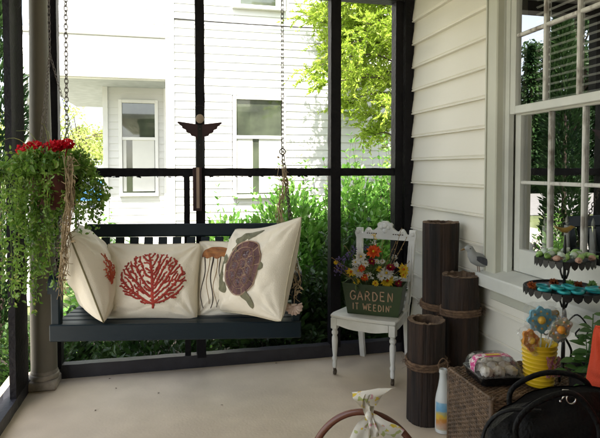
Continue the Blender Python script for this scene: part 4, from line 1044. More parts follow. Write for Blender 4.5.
for i in range(300):
    q = V((rnd.gauss(0,.085), rnd.gauss(0,.05), rnd.uniform(.02,.20))); fol.leaf(q, rdir()+V((0,0,.4)), rdir(), rnd.uniform(.03,.06), .018)
tw = MB()
for px, py in ((407,238), (402,228), (337,262), (334,268), (383,240), (345,246), (410,262), (332,258), (396,243)):
    e = V(at(px, py, 3.5+rnd.uniform(-.05,.1)))-FO; p = bez([(0,0,0), tuple(e*.5+rv(.02)), tuple(e)], 5); tw.tube(p, .0018, 4)
    for q in p[5:]: tw.ball(q+rv(.006), .004, 6, 4)
fol.build('foliage', M['fl_leaf'], fa); st.build('stem', M['fl_leaf'], fa); tw.build('twig', mat('dry_twig', (.30,.20,.09), .9), fa)

# ================================================================ PILINGS, GULL, BOTTLE
def cxn(a): return math.cos(a*2*PI)
def sxn(a): return math.sin(a*2*PI)
def piling(loc, r, h, seed, label, bandz, tilt=0, knots=()):
    t = thing('piling', label, 'wood piling', loc, rnd.uniform(0,6), group='dark wooden pilings by the siding')
    def f(a, b):
        z = b*h; an_ = a*2*PI; cx, sx = math.cos(an_), math.sin(an_)
        q = 1+.075*noise.noise(V((cx*1.2+seed, sx*1.2, z*1.5)))+.035*noise.noise(V((cx*6+seed, sx*6, z*1.1)))+.034*noise.noise(V((cx*13, sx*13+seed, z*1.6)))+.02*noise.noise(V((cx*30, sx*30+seed, z*3)))
        for ka, kz in knots:
            dd = (math.atan2(math.sin(an_-ka), math.cos(an_-ka))*r/.03)**2+((z-kz)/.035)**2; q += .17*math.exp(-dd)
        return V((cx*r*q, sx*r*q, z))
    mb = MB(); mb.grid(f, 160, 50); mb.build('log', M['log'], t, smooth=True)
    mb = MB()
    def g(a, b):
        p = f(a, 1.0); k = (1, .985, .74, .70, .66)[int(round(b*4))]; z = (h, h+.004, h+.003, h-.02, h-.09)[int(round(b*4))]; e = .007*noise.noise(V((cxn(a)*4, sxn(a)*4, seed)))+.0015*noise.noise(V((cxn(a)*14, sxn(a)*14, seed))); return V((p.x*k, p.y*k, z+e))
    mb.grid(g, 160, 4)
    mb.add([V((math.cos(2*PI*k/24)*r*.70, math.sin(2*PI*k/24)*r*.70, h-.085)) for k in range(24)], [tuple(range(24))]); mb.build('hollow_rim', M['logtop'], t, smooth='auto')
    if bandz:
        mb = MB()
        for j in range(3):
            pts = []
            for k in range(48):
                p = f(k/48, bandz/h); L_ = math.hypot(p.x, p.y); e = 1+.0075/L_; pts.append(V((p.x*e, p.y*e, bandz+j*.0135+.006*math.sin(2*PI*k/48+seed))))
            mb.tube(pts, [.0078*(1+.12*math.sin(k*2.1)) for k in range(48)], 7, closed=True)
            for k in range(40):
                q_ = pts[rnd.randrange(48)]; o_ = V((q_.x, q_.y, 0)).normalized(); mb.tube([q_+o_*.005, q_+o_*rnd.uniform(.010,.018)+rv(.010), q_+o_*rnd.uniform(.010,.022)+rv(.018)], .0007, 3, cap=False)
        mb.build('rope', M['rope'], t, smooth=True)
    return t
px_, py_ = cw(.868, 3.33); piling((px_, py_, 0), .107, 1.065, 2.0, 'tallest dark wooden piling, at the back against the siding', .54, knots=((4.9,.92),))
mx_, my_ = cw(.925, 3.10); piling((mx_, my_, 0), .103, .785, 5.0, 'middle height dark wooden piling that the gull stands on', .565, knots=((2.6,.63), (5.6,.60)))
nx_, ny_ = cw(.700, 2.97); piling((nx_, ny_, 0), .104, .560, 9.0, 'shortest dark wooden piling, in front with rope round it', .315)
gx, gy = cw(1.030, 3.07)
gl = thing('seagull', 'small grey and white seagull figurine standing on the middle piling rim', 'seagull figurine', (gx, gy, .788), R_(-13+180+6))
gl.scale = (1.18, 1.18, 1.18)
stn = [(-.098,.024,.006,.004), (-.075,.040,.014,.008), (-.05,.054,.024,.018), (-.02,.066,.031,.028), (.008,.076,.033,.033), (.03,.086,.029,.031), (.043,.102,.021,.024), (.048,.117,.0175,.019), (.054,.129,.0185,.018), (.065,.133,.0165,.016), (.076,.130,.010,.010), (.081,.128,.005,.005)]
def loft(mb, stn, n=16):
    vs = []; m_ = len(stn)
    for i, (x, z, ry, rz_) in enumerate(stn):
        a = stn[max(0, i-1)]; b = stn[min(m_-1, i+1)]; t_ = V((b[0]-a[0], 0, b[1]-a[1])).normalized(); up = V((-t_.z, 0, t_.x))
        for k in range(n): an_ = 2*PI*k/n; vs.append(V((x, 0, z))+V((0,1,0))*math.cos(an_)*ry+up*math.sin(an_)*rz_)
    mb.add(vs, [(i*n+k, i*n+(k+1) % n, (i+1)*n+(k+1) % n, (i+1)*n+k) for i in range(m_-1) for k in range(n)]+[tuple(range(n))[::-1], tuple((m_-1)*n+k for k in range(n))])
mb = MB(); loft(mb, stn); mb.build('body', M['gullw'], gl, smooth=True)
for s in (-1, 1):
    mb = MB()
    def wg(a, b, s=s):
        x = .035-.16*a; cz = .088-.42*a*.16; wd_ = .030*math.sin(min(1, a*3+.25)*PI/2)*(1-a)**.55+.002; th = (b-.45)*2
        return V((x, s*(.034*math.sin(min(1,(1-a)*1.6)*PI/2)*(1-.12*th*th)+.003), cz+th*wd_*.62))
    mb.grid(wg, 14, 8); 
    mb.build('wing', M['gullg'], gl, smooth=True)
    mb = MB(); mb.tube([(.012, s*.010, .048), (.008, s*.010, .022), (.010, s*.010, .003)], .0022, 6)
    for a in (-.5, 0, .5): mb.tube([(.010, s*.010, .003), (.010+.016*math.cos(a), s*.010+.016*math.sin(a), .002)], .0016, 5)
    mb.build('leg', M['gulll'], gl)
    MB().ball((.060, s*.0165, .133), .0028, 8, 5).build('eye', M['black'], gl)
MB().tube([(.077,0,.130), (.092,0,.126), (.102,0,.122)], [.0055,.0042,.0012], 8).build('beak', M['gullb'], gl, smooth=True)
bx2, by2 = cw(.757, 2.825)
bt = thing('bottle', 'white milk bottle with a colourful beach picture, standing on the floor beside the table', 'bottle', (bx2, by2, 0), R_(-13))
MB().lathe([(.030,0), (.038,.006), (.040,.02), (.0400,.17), (.036,.20), (.026,.245), (.0195,.285), (.0185,.315), (.022,.32), (.022,.338), (.016,.339), (.014,.31)], 28).build('glass', M['bottle'], bt, smooth='auto')
def labelmat():
    m = bpy.data.materials.new('beach_picture'); m.use_nodes = True; t = m.node_tree; N = t.nodes; L = t.links; b = N['Principled BSDF']; b.inputs['Roughness'].default_value = .35
    tc = N.new('ShaderNodeTexCoord'); sp = N.new('ShaderNodeSeparateXYZ'); L.new(tc.outputs['Object'], sp.inputs[0]); no = N.new('ShaderNodeTexNoise'); no.inputs['Scale'].default_value = 45; L.new(tc.outputs['Object'], no.inputs[0])
    ma = N.new('ShaderNodeMath'); ma.operation = 'MULTIPLY_ADD'; ma.inputs[1].default_value = .05; L.new(no.outputs[0], ma.inputs[0]); L.new(sp.outputs[2], ma.inputs[2])
    mr = N.new('ShaderNodeMapRange'); mr.inputs[1].default_value = .05; mr.inputs[2].default_value = .21; L.new(ma.outputs[0], mr.inputs[0])
    r = N.new('ShaderNodeValToRGB'); r.color_ramp.interpolation = 'EASE'; e = r.color_ramp.elements
    e[0].position = 0; e[0].color = (.55,.50,.36,1); e[1].position = 1; e[1].color = (.55,.66,.70,1)
    for p, c in ((.14,(.55,.33,.22,1)), (.30,(.58,.25,.05,1)), (.44,(.68,.46,.05,1)), (.56,(.42,.42,.22,1)), (.66,(.16,.38,.58,1)), (.85,(.22,.46,.64,1))): x = e.new(p); x.color = c
    L.new(mr.outputs[0], r.inputs[0]); L.new(r.outputs[0], b.inputs['Base Color']); return m
mb = MB(); mb.grid(lambda a, b: V((.0406*math.sin((a-.5)*2.6), -.0406*math.cos((a-.5)*2.6), .025+b*.145)), 24, 2); mb.build('picture_label', labelmat(), bt, smooth=True)
MB().tube(bez([(-.02,0,.325), (-.024,0,.37), (0,0,.395), (.024,0,.37), (.02,0,.325)], 5), .003, 6).build('wire_handle', M['rope'], bt)

# ================================================================ WICKER TABLE AND WHAT STANDS ON IT
def weave(mb, o, ux, uy, w_, h_, row, stake, th, amp, plain_ends=True):
    o = V(o); ux = V(ux); uy = V(uy); n = ux.cross(uy)
    ns = max(2, round(w_/stake)); stp = w_/ns; nr = max(1, round(h_/row)); rp = h_/nr
    for j in range(nr):
        pts = []
        for i in range(ns*2+1): pts.append(o+ux*(i*stp/2)+uy*((j+.5)*rp+rnd.uniform(-.06,.06)*rp)+n*(amp*math.sin(PI*(i/2)+PI*j+PI/4)*1.2))
        mb.tube(pts, th*rnd.uniform(.9, 1.08), 5, cap=False)
    for i in range(ns+1): mb.tube([o+ux*(i*stp), o+ux*(i*stp)+uy*h_], th*.75, 4, cap=False)
TX0, TX1, TY0, TY1, TZ = 1.135, 1.685, 1.765, 2.08, .548
wt = thing('wicker_table', 'brown woven wicker side table against the siding under the window', 'side table', ((TX0+TX1)/2, (TY0+TY1)/2, 0)); TO = V(((TX0+TX1)/2, (TY0+TY1)/2, 0))
tw_, td_ = (TX1-TX0)/2, (TY1-TY0)/2
mb = MB(); weave(mb, (-tw_, -td_, TZ-.006), (1,0,0), (0,1,0), 2*tw_, 2*td_, .0085, .017, .0046, .0028); mb.build('tabletop', M['wicker'], wt, smooth=True)
mb = MB(); zb = .155
weave(mb, (-tw_, td_, zb), (0,-1,0), (0,0,1), 2*td_, TZ-zb-.01, .0085, .017, .0046, .0028)
weave(mb, (-tw_, -td_, zb), (1,0,0), (0,0,1), 2*tw_, TZ-zb-.01, .0085, .017, .0046, .0028)
weave(mb, (tw_, -td_, zb), (0,1,0), (0,0,1), 2*td_, TZ-zb-.01, .012, .024, .0064, .004)
mb.build('woven_side', M['wicker'], wt, smooth=True)
mb = MB(); mb.box((0,0,(TZ+zb)/2-.008), (2*tw_-.02, 2*td_-.02, TZ-zb-.018)); mb.build('lining', M['wicker_dark'], wt)
mb = MB(); c4 = [(-tw_,-td_), (tw_,-td_), (tw_,td_), (-tw_,td_)]
for i in range(4):
    a = V((*c4[i], TZ-.006)); b = V((*c4[(i+1) % 4], TZ-.006)); nb_ = 40
    for st_ in (0, PI): mb.tube([a.lerp(b, k/nb_)+V((0,0,.004*math.sin(k*1.3+st_)))+((b-a).normalized().cross(V((0,0,1))))*.004*math.cos(k*1.3+st_) for k in range(nb_+1)], .0052, 6)
    mb.tube([V((*c4[i], zb)), V((*c4[i], TZ-.008))], .009, 8)
mb.build('braided_edge', M['wicker'], wt, smooth=True)
for x, y in c4:
    MB().box((x*.94, y*.90, .078), (.035,.035,.156), bev=.005).build('leg', M['wicker_dark'], wt)
TOP = TZ+.006
# cupcake box
cc = thing('cupcake_container', 'clear plastic cupcake container with a pink band on the wicker table corner', 'cupcake container', (1.242, 1.925, TOP), R_(-6)); CO_ = V((1.242, 1.925, TOP))
def rsq(h, r, n=6): 
    return [((h-r)*sx+r*math.cos(a), (h-r)*sy+r*math.sin(a)) for sx, sy, a0 in ((1,1,0), (-1,1,PI/2), (-1,-1,PI), (1,-1,1.5*PI)) for a in [a0+PI/2*k/n for k in range(n+1)]]
def shellbox(rings):
    mb = MB(); n = len(rings[0][0]); 
    for poly, z in rings: mb.v += [(x, y, z) for x, y in poly]
    mb.f = [(r*n+k, r*n+(k+1) % n, (r+1)*n+(k+1) % n, (r+1)*n+k) for r in range(len(rings)-1) for k in range(n)]; mb.mi = [0]*len(mb.f); return mb, n
mb, n = shellbox([(rsq(.080,.018), 0), (rsq(.086,.02), .026), (rsq(.093,.022), .030), (rsq(.093,.022), .034), (rsq(.084,.02), .032), (rsq(.078,.018), .008)]); mb.f += [tuple(range(n))[::-1], tuple(range(5*n, 6*n))]; mb.mi += [0,0]; mb.build('tray', M['tray'], cc, smooth='auto')
mb, n = shellbox([(rsq(.091,.022), .035), (rsq(.086,.022), .041), (rsq(.083,.022), .060), (rsq(.076,.024), .078), (rsq(.066,.024), .088), (rsq(.060,.022), .091)]); mb.f += [tuple(range(5*n, 6*n))]; mb.mi += [0]; mb.build('lid', M['clear'], cc, smooth='auto')
bd = bez([(-.0865,0,.034), (-.085,0,.060), (-.0775,0,.0795), (-.067,0,.0900), (-.03,0,.0935), (.03,0,.0935), (.067,0,.0900), (.0775,0,.0795), (.085,0,.060), (.0865,0,.034)], 3)
for lo, hi, m_, nm, up in ((-.020, .020, 'pinkband', 'label_band', 0), (-.010, .010, 'yellowlab', 'label_badge', .0015)):
    mb = MB(); src = bd if nm == 'label_band' else [p for p in bd if abs(p.x) < .035]
    mb.add([V((p.x, y, p.z+up)) for p in src for y in (lo, hi)], [(2*i, 2*i+2, 2*i+3, 2*i+1) for i in range(len(src)-1)]); mb.build(nm, M[m_], cc)
c0 = None; k = 0
for i in range(3):
    for j in range(3):
        p = Matrix.Rotation(R_(-6), 3, 'Z') @ V((-.051+i*.051, -.051+j*.051, .0095)); loc = CO_+p
        if c0 is None:
            c0 = thing('cupcake', 'small cupcake with white frosting packed inside the clear container', 'cupcake', tuple(loc), group='cupcakes in the clear container')
            MB().lathe([(.015,0), (.0215,.026), (.0215,.028)], 18, wob=lambda a, z: 1+.04*math.sin(a*18)).build('cake', M['choc'], c0)
            fb_ = MB(); fb_.ball((0,0,.036), .0245, 28, 16, (1,1,.78)); fb_.v = [tuple(V((0,0,.036))+(V(p)-V((0,0,.036)))*(1+.22*noise.noise(V(p)*95)+.10*noise.noise(V(p)*230))) for p in fb_.v]; fb_.build('frosting', M['frosting'], c0, smooth='auto')
        else: dup(c0, loc, (0, 0, rnd.uniform(0, 6)))
# yellow bucket with wrapped cookies
bkx, bky = cw(.937, 2.095)
bk = thing('bucket', 'bright yellow ribbed bucket holding wrapped cookies on the wicker table', 'bucket', (bkx, bky, TOP))
pr = [(.050,0), (.054,.004)]
for i in range(9): z = .010+i*.0165; r = .0545+.0011*i; pr += [(r, z), (r+.003, z+.004), (r, z+.008)]
pr += [(.066,.160), (.068,.164), (.064,.165), (.060,.15), (.05,.02)]
MB().lathe(pr, 36).build('body', M['bucket'], bk, smooth='auto')
mb = MB()
for i in range(7):
    a = rnd.uniform(-.5, .5); s0 = V((.062*math.sin(a+.1)-.0, -.064*math.cos(a), .13)); pts = [s0+V((.010*math.sin(k*.9+i), -.006-.006*math.cos(k*.9+i), -k*.010)) for k in range(9)]
    mb.add([p+V((dx, 0, 0)) for p in pts for dx in (-.003, .003)], [(2*q, 2*q+2, 2*q+3, 2*q+1) for q in range(len(pts)-1)])
mb.build('curled_ribbon', M['pinktag'], bk)
def cookie(px, py, wd, r, m1, m2, lean, label, petals=7, squash=1.0, bag=True):
    c = V(at(px, py, wd)); base = V((bkx, bky, TOP+.03)); t = thing('wrapped_cookie', label, 'cookie', tuple(c), group='wrapped cookies in the yellow bucket')
    fr = Matrix((rt, nf*-1, V((0,0,1)))).transposed(); L_ = Matrix.Rotation(lean, 3, 'Y'); MM = fr @ L_ @ Matrix.Rotation(rnd.uniform(-.25,.25), 3, 'Z')
    out = [(r*(1+.10*math.cos(petals*2*PI*k/56))*math.cos(2*PI*k/56)*squash, 0, r*(1+.10*math.cos(petals*2*PI*k/56))*math.sin(2*PI*k/56)) for k in range(56)]
    mb = MB(); mb.extrude([MM @ V(p) for p in out], MM @ V((0,-.006,0)), MM @ V((0,.006,0))); mb.build('icing', M[m1], t)
    mb = MB(); mb.ball(MM @ V((.0,-.007,0)), r*.33, 14, 6, (1,1,1)); 
    for k in range(petals): mb.ball(MM @ V((r*.68*math.cos(2*PI*k/petals)*squash, -.006, r*.68*math.sin(2*PI*k/petals))), r*.10, 8, 4)
    mb.build('icing_dots', M[m2], t)
    MB().tube([V((0,0,0))-MM @ V((0,0,r*.9)), base-c], .0028, 6).build('stick', M['candyw'], t)
    if bag:
        mb = MB()
        for sd in (-1, 1):
            def fb(a, b, sd=sd):
                x = (a-.5)*2; zz = -1.5+b*3.05; wd2 = r*(1.30 if zz > -.6 else 1.22-.75*min(1, (-.6-zz)/.8)); y = sd*.013*max(0, 1-x*x)**.5*(1 if zz < 1 else max(0,.9-(zz-1)*1.4)); 
                e = V((noise.noise(V((a*5, b*9, sd+px))), noise.noise(V((a*7, b*6, sd*3+px))), noise.noise(V((a*5, b*5, px)))))*.007
                return MM @ (V((x*wd2*squash, y, zz*r*.93))+e)
            mb.grid(fb, 14, 22)
        mb.build('cellophane', M['cello'], t)
cookie(543, 321, 2.12, .050, 'cookie_b', 'cookie_y', R_(-4), 'blue iced flower cookie in cellophane at the back of the yellow bucket', 8)
cookie(533, 342, 2.05, .042, 'cookie_o', 'cookie_y', R_(-20), 'orange iced oval cookie in cellophane at the front of the yellow bucket', 6, .72, True)
cookie(563, 331, 2.06, .050, 'cookie_m', 'cookie_o', R_(42), 'pale cookie in shiny cellophane leaning out of the yellow bucket toward the plant', 6, .62)
cookie(556, 318, 2.16, .028, 'cookie_y', 'cookie_b', R_(14), 'small yellow cookie in cellophane right behind the others in the yellow bucket', 5, .9)
# tiered stand
SXx, SYy = 1.553, 1.905
ts = thing('tiered_stand', 'black iron two tier stand with scalloped trays and a gilt bird on top', 'tiered stand', (SXx, SYy, TOP))
def tray(name, r, z):
    mb = MB(); mb.lathe([(.004, z-.002), (r-.004, z-.003), (r, z), (r+.004, z+.010), (r+.001, z+.010), (r-.004, z+.002), (.004, z+.001)], 60)
    n = 26
    for k in range(n):
        a0 = 2*PI*k/n; w_ = 2*PI/n*.92; poly = [(a0-w_/2, z+.009), (a0-w_/2, z-.006), (a0-w_*.36, z-.014), (a0, z-.022), (a0+w_*.36, z-.014), (a0+w_/2, z-.006), (a0+w_/2, z+.009)]
        vi = [V(((r+.0045)*math.cos(a), (r+.0045)*math.sin(a), zz)) for a, zz in poly]; vo = [V(((r+.0065)*math.cos(a), (r+.0065)*math.sin(a), zz)) for a, zz in poly]; m_ = len(poly)
        mb.add(vi+vo, [tuple(range(m_)), tuple(range(m_, 2*m_))[::-1]]+[(q, q+m_, (q+1) % m_+m_, (q+1) % m_) for q in range(m_)])
    mb.build(name, M['iron'], ts)
T1, T2 = .902-TOP, 1.022-TOP
tray('lower_tray', .150, T1); tray('upper_tray', .108, T2)
mb = MB(); mb.tube([(0,0,.02), (0,0,T2+.06), (0,0,T2+.105)], [.006,.006,.003], 10)
for k in range(4):
    a = PI/4+PI/2*k; c_, s_ = math.cos(a), math.sin(a)
    for z in (T1, T2): mb.tube(bez([(c_*.006,s_*.006,z-.075), (c_*.014,s_*.014,z-.05), (c_*.020,s_*.020,z-.02), (c_*.05,s_*.05,z-.005)], 5), .0042, 6)
    mb.tube(bez([(c_*.006,s_*.006,.15), (c_*.03,s_*.03,.10), (c_*.03,s_*.03,.04), (c_*.09,s_*.09,.015), (c_*.115,s_*.115,.004), (c_*.12,s_*.12,.02), (c_*.105,s_*.105,.026)], 5), .005, 6)
    mb.tube(bez([(c_*.01,s_*.01,.21), (c_*.05,s_*.05,.25), (c_*.09,s_*.09,.20), (c_*.07,s_*.07,.15), (c_*.045,s_*.045,.17), (c_*.06,s_*.06,.195)], 5), .0035, 6)
mb.build('stem', M['iron'], ts, smooth=True)
mb = MB(); fs_ = [(-.045,.028,.004,.003), (-.03,.022,.006,.004), (-.012,.013,.011,.010), (.004,.012,.012,.012), (.018,.018,.008,.009), (.026,.025,.008,.008), (.034,.025,.004,.004), (.042,.022,.001,.001)]
loft(mb, fs_, 10); mb.v = [tuple(V((0,0,T2+.112))+Matrix.Rotation(R_(-13), 3, 'Z') @ V(p)) for p in mb.v]; mb.build('bird_finial', M['finial'], ts, smooth=True)
cg = None; k = 0
def small(name, label, cat, grp, maker, m_, spots, zz):
    first = None
    for (x, y, dz, rot) in spots:
        loc = (SXx+x, SYy+y, TOP+zz+dz)
        if first is None:
            first = maker().build(name, M[m_], loc=loc, smooth=True); first.rotation_euler = rot; tag(first, label, cat, grp)
        else:
            o = first.copy(); COL.objects.link(o); o.location = loc; o.rotation_euler = rot
def candy_mesh(s=1.0):
    mb = MB(); mb.ball((0,0,0), .0145*s, 10, 7, (1.25,1,.9))
    for sg in (-1, 1):
        for k in range(6):
            a = 2*PI*k/6; mb.leaf((sg*.015*s,0,0), (sg*1, .7*math.cos(a), .7*math.sin(a)), (0,0,1), .014*s, .010*s)
    return mb
def spots(n, r0, r1, z, lay=1):
    o = []
    for i in range(n):
        a = 2*PI*i/n+rnd.uniform(-.2,.2); r = rnd.uniform(r0, r1); o.append((math.cos(a)*r, math.sin(a)*r, z+rnd.uniform(0,.004), (rnd.uniform(-.4,.4), rnd.uniform(-.4,.4), rnd.uniform(0,6))))
    return o
small('candy', 'green wrapped candy piled on the upper tray of the iron stand', 'candy', 'green candies on the upper tray', candy_mesh, 'candyg', spots(8, .075, .098, .020)+spots(4, .035, .05, .030), T2)
small('candy', 'white wrapped candy piled on the upper tray of the iron stand', 'candy', 'white candies on the upper tray', lambda: candy_mesh(1.05), 'candyw', [(x*.8, y*.8, z+.010, r) for x, y, z, r in spots(8, .06, .11, .018)], T2)
small('candy', 'pinkish wrapped candy on the upper tray of the iron stand', 'candy', 'pink candies on the upper tray', lambda: candy_mesh(.95), 'candyp', [(-.02,-.102,.017,(0,0,1)), (-.08,-.055,.02,(0,.2,2)), (.07,-.07,.018,(.1,0,.5))], T2)
def ringm(): return MB().tube([(.024*math.cos(2*PI*k/24), .019*math.sin(2*PI*k/24), 0) for k in range(24)], .0068, 8, closed=True)
small('bracelet', 'turquoise bead bracelet lying on the lower tray of the iron stand', 'bracelet', 'turquoise bracelets on the lower tray', ringm, 'turq',
      [(-.115,-.03,.012,(0,0,.3)), (-.07,-.085,.012,(.1,0,1)), (-.055,-.03,.013,(0,.1,2)), (-.085,.03,.012,(0,0,0)), (-.02,-.10,.013,(0,0,.7)), (.02,-.06,.012,(.1,.1,0)), (.06,-.10,.012,(0,0,2)), (-.08,-.06,.026,(.15,.1,.5)), (-.035,-.068,.027,(0,-.1,1.6)), (.10,-.06,.012,(0,0,1)), (.035,-.115,.025,(0,.1,.2))], T1)
def puff():
    mb = MB()
    for k in range(40): d = rdir(); mb.leaf((0,0,0), d, rdir(), .022, .014)
    return mb
small('silk_blossom', 'rust orange silk blossom among the bracelets on the lower tray', 'blossom', 'orange blossoms on the lower tray', puff, 'orange', [(-.135,.02,.018,(0,0,0)), (.045,-.03,.02,(1,0,0)), (.085,-.115,.018,(0,1,0)), (-.01,.05,.018,(0,1,1))], T1)
small('silk_leaf', 'green silk leaf cluster among the bracelets on the lower tray', 'silk leaves', 'green leaf clusters on the lower tray', puff, 'candyg', [(.02,-.005,.022,(0,0,0)), (.115,-.02,.018,(1,0,0))], T1)
# potted plant
ptx, pty = cw(1.060, 1.985)
pp = thing('potted_plant', 'leafy green vine in a black pot on the wicker table beside the red cushion', 'potted plant', (ptx, pty, TOP))
MB().lathe([(.045,0), (.05,.004), (.06,.10), (.064,.105), (.058,.106), (.052,.09), (.01,.088)], 24).build('pot', M['iron'], pp, smooth='auto')
fol = MB(); st = MB()
for e, n_ in (((.012,-.02,.31), 9), ((-.03,-.03,.24), 7), ((.04,0,.27), 7), ((-.07,-.02,.15), 5), ((-.09,-.03,.10), 6), ((-.06,-.06,.06), 6), ((0,-.07,.10), 6)):
    p = bez([(0,0,.09), tuple(V(e)*.5+V((rnd.uniform(-.01,.01),0,.06))), e], 5); st.tube(p, .0022, 5); sd = 1
    for i in range(n_):
        k = 2+int((len(p)-3)*i/(n_-1)); d = V((sd*1.0, rnd.uniform(-.7,.2), rnd.uniform(.0,.6))); d = Matrix.Rotation(R_(-13), 3, 'Z') @ d; sd = -sd
        L_ = rnd.uniform(.045,.066); dn = d.normalized(); side = dn.cross(V((0,-.5,1))).normalized(); up = side.cross(dn); q0 = p[k]
        fol.add([q0+dn*L_*a+side*L_*b+up*(-.25*L_*a*a+.06*L_*abs(b)*3) for a, b in ((0,0), (.22,.17), (.5,.24), (.78,.14), (1,0), (.78,-.14), (.5,-.24), (.22,-.17), (.5,0))], [(0,1,8), (1,2,8), (2,3,8), (3,4,8), (4,5,8), (5,6,8), (6,7,8), (7,0,8)])
fol.build('foliage', M['plantleaf'], pp, smooth=True); st.build('stem', M['plantleaf'], pp)

# ================================================================ ARMCHAIR, BAG, CUSHION
ac = thing('armchair', 'black wicker armchair at the right edge holding the handbag and red cushion', 'armchair', (1.13, 1.17, 0))
mb = MB(); mb.box((-.01,0,.40), (.56,.60,.05), bev=.015); weave(mb, (-.29,-.30,.428), (1,0,0), (0,1,0), .54, .60, .014, .028, .007, .004); mb.build('seat', M['wicker_dark'], ac)
mb = MB(); weave(mb, (.295,.30,.42), (0,-1,0), (.12,0,.99), .60, .42, .016, .03, .008, .004); mb.tube(bez([(.30,.31,.40), (.34,.31,.80), (.35,.0,.86), (.34,-.31,.80), (.30,-.31,.40)], 6), .018, 8); mb.build('backrest', M['wicker_dark'], ac)
for s in (-1, 1):
    MB().tube(bez([(-.17,s*.30,.02), (-.17,s*.30,.55), (-.10,s*.30,.625), (.10,s*.305,.63), (.30,s*.305,.66)], 5), .017, 8).build('arm', M['wicker_dark'], ac, smooth=True)
    for x in (-.25, .28): MB().tube([(x, s*.27, 0), (x, s*.27, .40)], .018, 8).build('leg', M['wicker_dark'], ac)
hbx, hby = cw(.745, 1.57)
hg = thing('handbag', 'slouchy black leather handbag with silver buckles on the armchair seat', 'handbag', (hbx, hby, .44), R_(-13-3))
def bagf(a, b):
    an_ = a*2*PI; f = b; wx = .205*(1+.05*math.sin(f*PI)-.10*f*f); wy = .088*(1-.70*f**2.2)
    c_, s_ = math.cos(an_), math.sin(an_); x = wx*math.copysign(abs(c_)**.55, c_); y = wy*math.copysign(abs(s_)**.6, s_)
    top = .292+.022*math.sin((x/.2)*2.2+.5)-.10*max(0, (-x-.06)/.14)**1.6; z = top*f
    e = .009*noise.noise(V((x*13, y*13, z*11)))+.006*noise.noise(V((x*30, y*20, z*24))); return V((x+e*c_, y+e*1.6*s_, max(0, z+e*.6*f)))
mb = MB(); mb.grid(bagf, 72, 24); mb.add([bagf(k/72, 0) for k in range(72)], [tuple(range(72))[::-1]]); mb.add([bagf(k/72, 1)+V((0,0,-.004)) for k in range(72)], [tuple(range(72))]); mb.build('body', M['leather'], hg, smooth=True)
for nm, pts in (('handle', [(-.12,-.085,.20), (-.135,-.085,.29), (-.07,-.07,.35), (.03,-.06,.372), (.09,-.075,.30), (.095,-.085,.22)]), ('handle', [(-.10,.05,.24), (-.10,.06,.33), (.0,.06,.385), (.11,.05,.37), (.15,.045,.28)]),
                ('shoulder_strap', [(-.06,-.07,.325), (-.15,-.05,.315), (-.205,-.04,.26), (-.226,-.06,.16), (-.215,-.07,.03)])):
    MB().tube([p-V((0,0,.05)) for p in bez(pts, 7)], .0085, 8, squash=.6).build(nm, M['leather'], hg, smooth=True)
for x, z in ((-.112,.15), (.095,.175), (.03,.303)):
    mb = MB(); mb.tube([(x+.013*math.cos(2*PI*k/16), -.098 if z < .3 else -.05, z+.015*math.sin(2*PI*k/16)) for k in range(16)], .0026, 6, closed=True)
    mb.box((x-.016, -.097 if z < .3 else -.05, z+.022), (.020,.006,.010), bev=.002); mb.tube([(x-.014,-.100 if z < .3 else -.052,z+.02), (x-.028,-.101 if z < .3 else -.052,z-.004)], .003, 6); mb.ball((x-.03,-.099 if z < .3 else -.05,z-.008), .004, 8, 5); mb.build('buckle', M['chrome'], hg, smooth=True)
Pillow('seat_cushion', 'red orange cushion standing on the armchair behind the handbag', (1.315, 1.262, .672), R_(-90+4), R_(9), .46, .45, .15, M['cushion'], 8.2, group=None, pipm=M['cushion'])

# ================================================================ FOREGROUND BASKET WITH BOW
gbx, gby = cw(.235, 1.90)
gb = thing('basket', 'woven basket on the floor with a tall red brown hoop handle', 'basket', (gbx, gby, 0), R_(-13-14))
mb = MB()
for j in range(22):
    z = .012+j*.0105; f = z/.24; a_, b_ = .17+.05*f, .125+.035*f; pts = []
    for k in range(72): w_ = 1+.02*math.sin(PI*(k/2)+PI*j+.8); pts.append((a_*w_*math.cos(2*PI*k/72), b_*w_*math.sin(2*PI*k/72), z))
    mb.tube(pts, .006, 5, closed=True)
for k in range(36): a = 2*PI*k/36; mb.tube([(.17*math.cos(a), .125*math.sin(a), 0), (.222*math.cos(a), .162*math.sin(a), .245)], .004, 4)
mb.lathe([(.001,.008), (1,.008)], 36, M=Matrix.Diagonal((.168,.123,1)), cap=False); mb.build('woven_body', M['wicker'], gb, smooth=True)
mb = MB()
for st_ in (0, PI): mb.tube([((.224+.005*math.cos(k*1.1+st_))*math.cos(2*PI*k/90), (.164+.005*math.cos(k*1.1+st_))*math.sin(2*PI*k/90), .248+.005*math.sin(k*1.1+st_)) for k in range(90)], .006, 6, closed=True)
mb.build('rim', M['wicker'], gb, smooth=True)
mb = MB(); arch = [(.221*math.cos(PI*(1-k/40)), .012*math.sin(PI*k/40), .20+.325*math.sin(PI*k/40)**.9) for k in range(41)]
mb.tube(arch, .0125, 10, squash=.8); mb.build('handle', M['hoop'], gb, smooth=True)
rb = thing('ribbon_bow', 'floral print ribbon bow with yellow flowers tied on the basket handle', 'bow', tuple(V((gbx, gby, .528))+rt*.008+nf*.012), R_(-13))
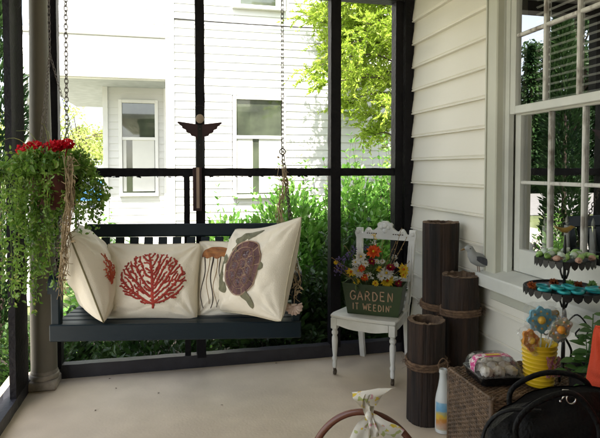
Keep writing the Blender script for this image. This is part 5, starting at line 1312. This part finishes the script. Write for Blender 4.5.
def ribbon(pts, wdir, wd0, wd1, seed):
    mb = MB(); p = bez(pts, 6); n = len(p); vs = []; wv = V(wdir).normalized()
    for i, q in enumerate(p):
        f = i/(n-1); wd_ = (wd0+(wd1-wd0)*f)/2
        for s in (-1, -.33, .33, 1): vs.append(q+wv*wd_*s+V((0, .006*math.sin(s*4+seed+f*5), .003*math.sin(s*3+f*8+seed))))
    mb.add(vs, [(i*4+k, i*4+k+1, i*4+k+5, i*4+k+4) for i in range(n-1) for k in range(3)]); return mb
ribbon([(0,-.012,.0), (-.012,-.016,.035), (-.010,-.030,.072), (.010,-.010,.082), (.016,.012,.06), (.004,.004,.0)], (1,0,.22), .020, .022, 1).build('loop', M['bow'], rb, smooth=True)
ribbon([(.0,-.008,.03), (-.002,-.02,.05), (-.004,-.030,.070), (.008,-.018,.088), (.010,.006,.076)], (1,-.05,.16), .045, .150, 2).build('loop', M['bow'], rb, smooth=True)
ribbon([(0,-.012,.0), (-.022,-.024,-.03), (-.036,-.03,-.075), (-.046,-.028,-.125)], (1,0,-.1), .022, .078, 3).build('tail', M['bow'], rb, smooth=True)
ribbon([(0,-.012,.0), (.030,-.026,-.018), (.062,-.03,-.040), (.092,-.026,-.070)], (-.45,0,-.9), .022, .070, 4).build('tail', M['bow'], rb, smooth=True)
ribbon([(0,-.016,.004), (.010,-.030,-.03), (.014,-.034,-.058)], (1,0,.1), .016, .032, 5).build('tail', M['bow'], rb, smooth=True)
rb.scale = (1.12, 1.12, 1.08)
MB().ball((0,-.014,.002), .013, 12, 8, (1,.9,1.2)).build('knot', M['bow'], rb, smooth=True)

# bits of dry leaf on the floor
for px, py, a, lab in ((106,382,.4,'scrap of dry leaf on the floor, nearest the column'), (114,392,2.0,'scrap of dry leaf on the floor under the left end of the swing'), (156,397,1.1,'dark scrap of dry leaf on the open floor before the swing'), (275,366,.2,'scrap of dry leaf by the bottom sill right of the swing'), (222,409,2.6,'scrap of dry leaf in the middle of the bare floor'), (92,415,1.5,'scrap of dry leaf on the floor toward the left screen')):
    wd_ = 1.4*541/(py-168); x, y = cw((px-300)/541*wd_, wd_); mb = MB()
    mb.leaf((0,0,.002), (math.cos(a), math.sin(a), .1), (0,0,1), .020, .010); mb.leaf((.003,.002,.003), (math.cos(a+.9), math.sin(a+.9), .15), (0,.2,1), .012, .007)
    o = mb.build('leaf_scrap', M['debris'], loc=(x, y, 0)); tag(o, lab, 'leaf', 'leaf scraps on the floor')
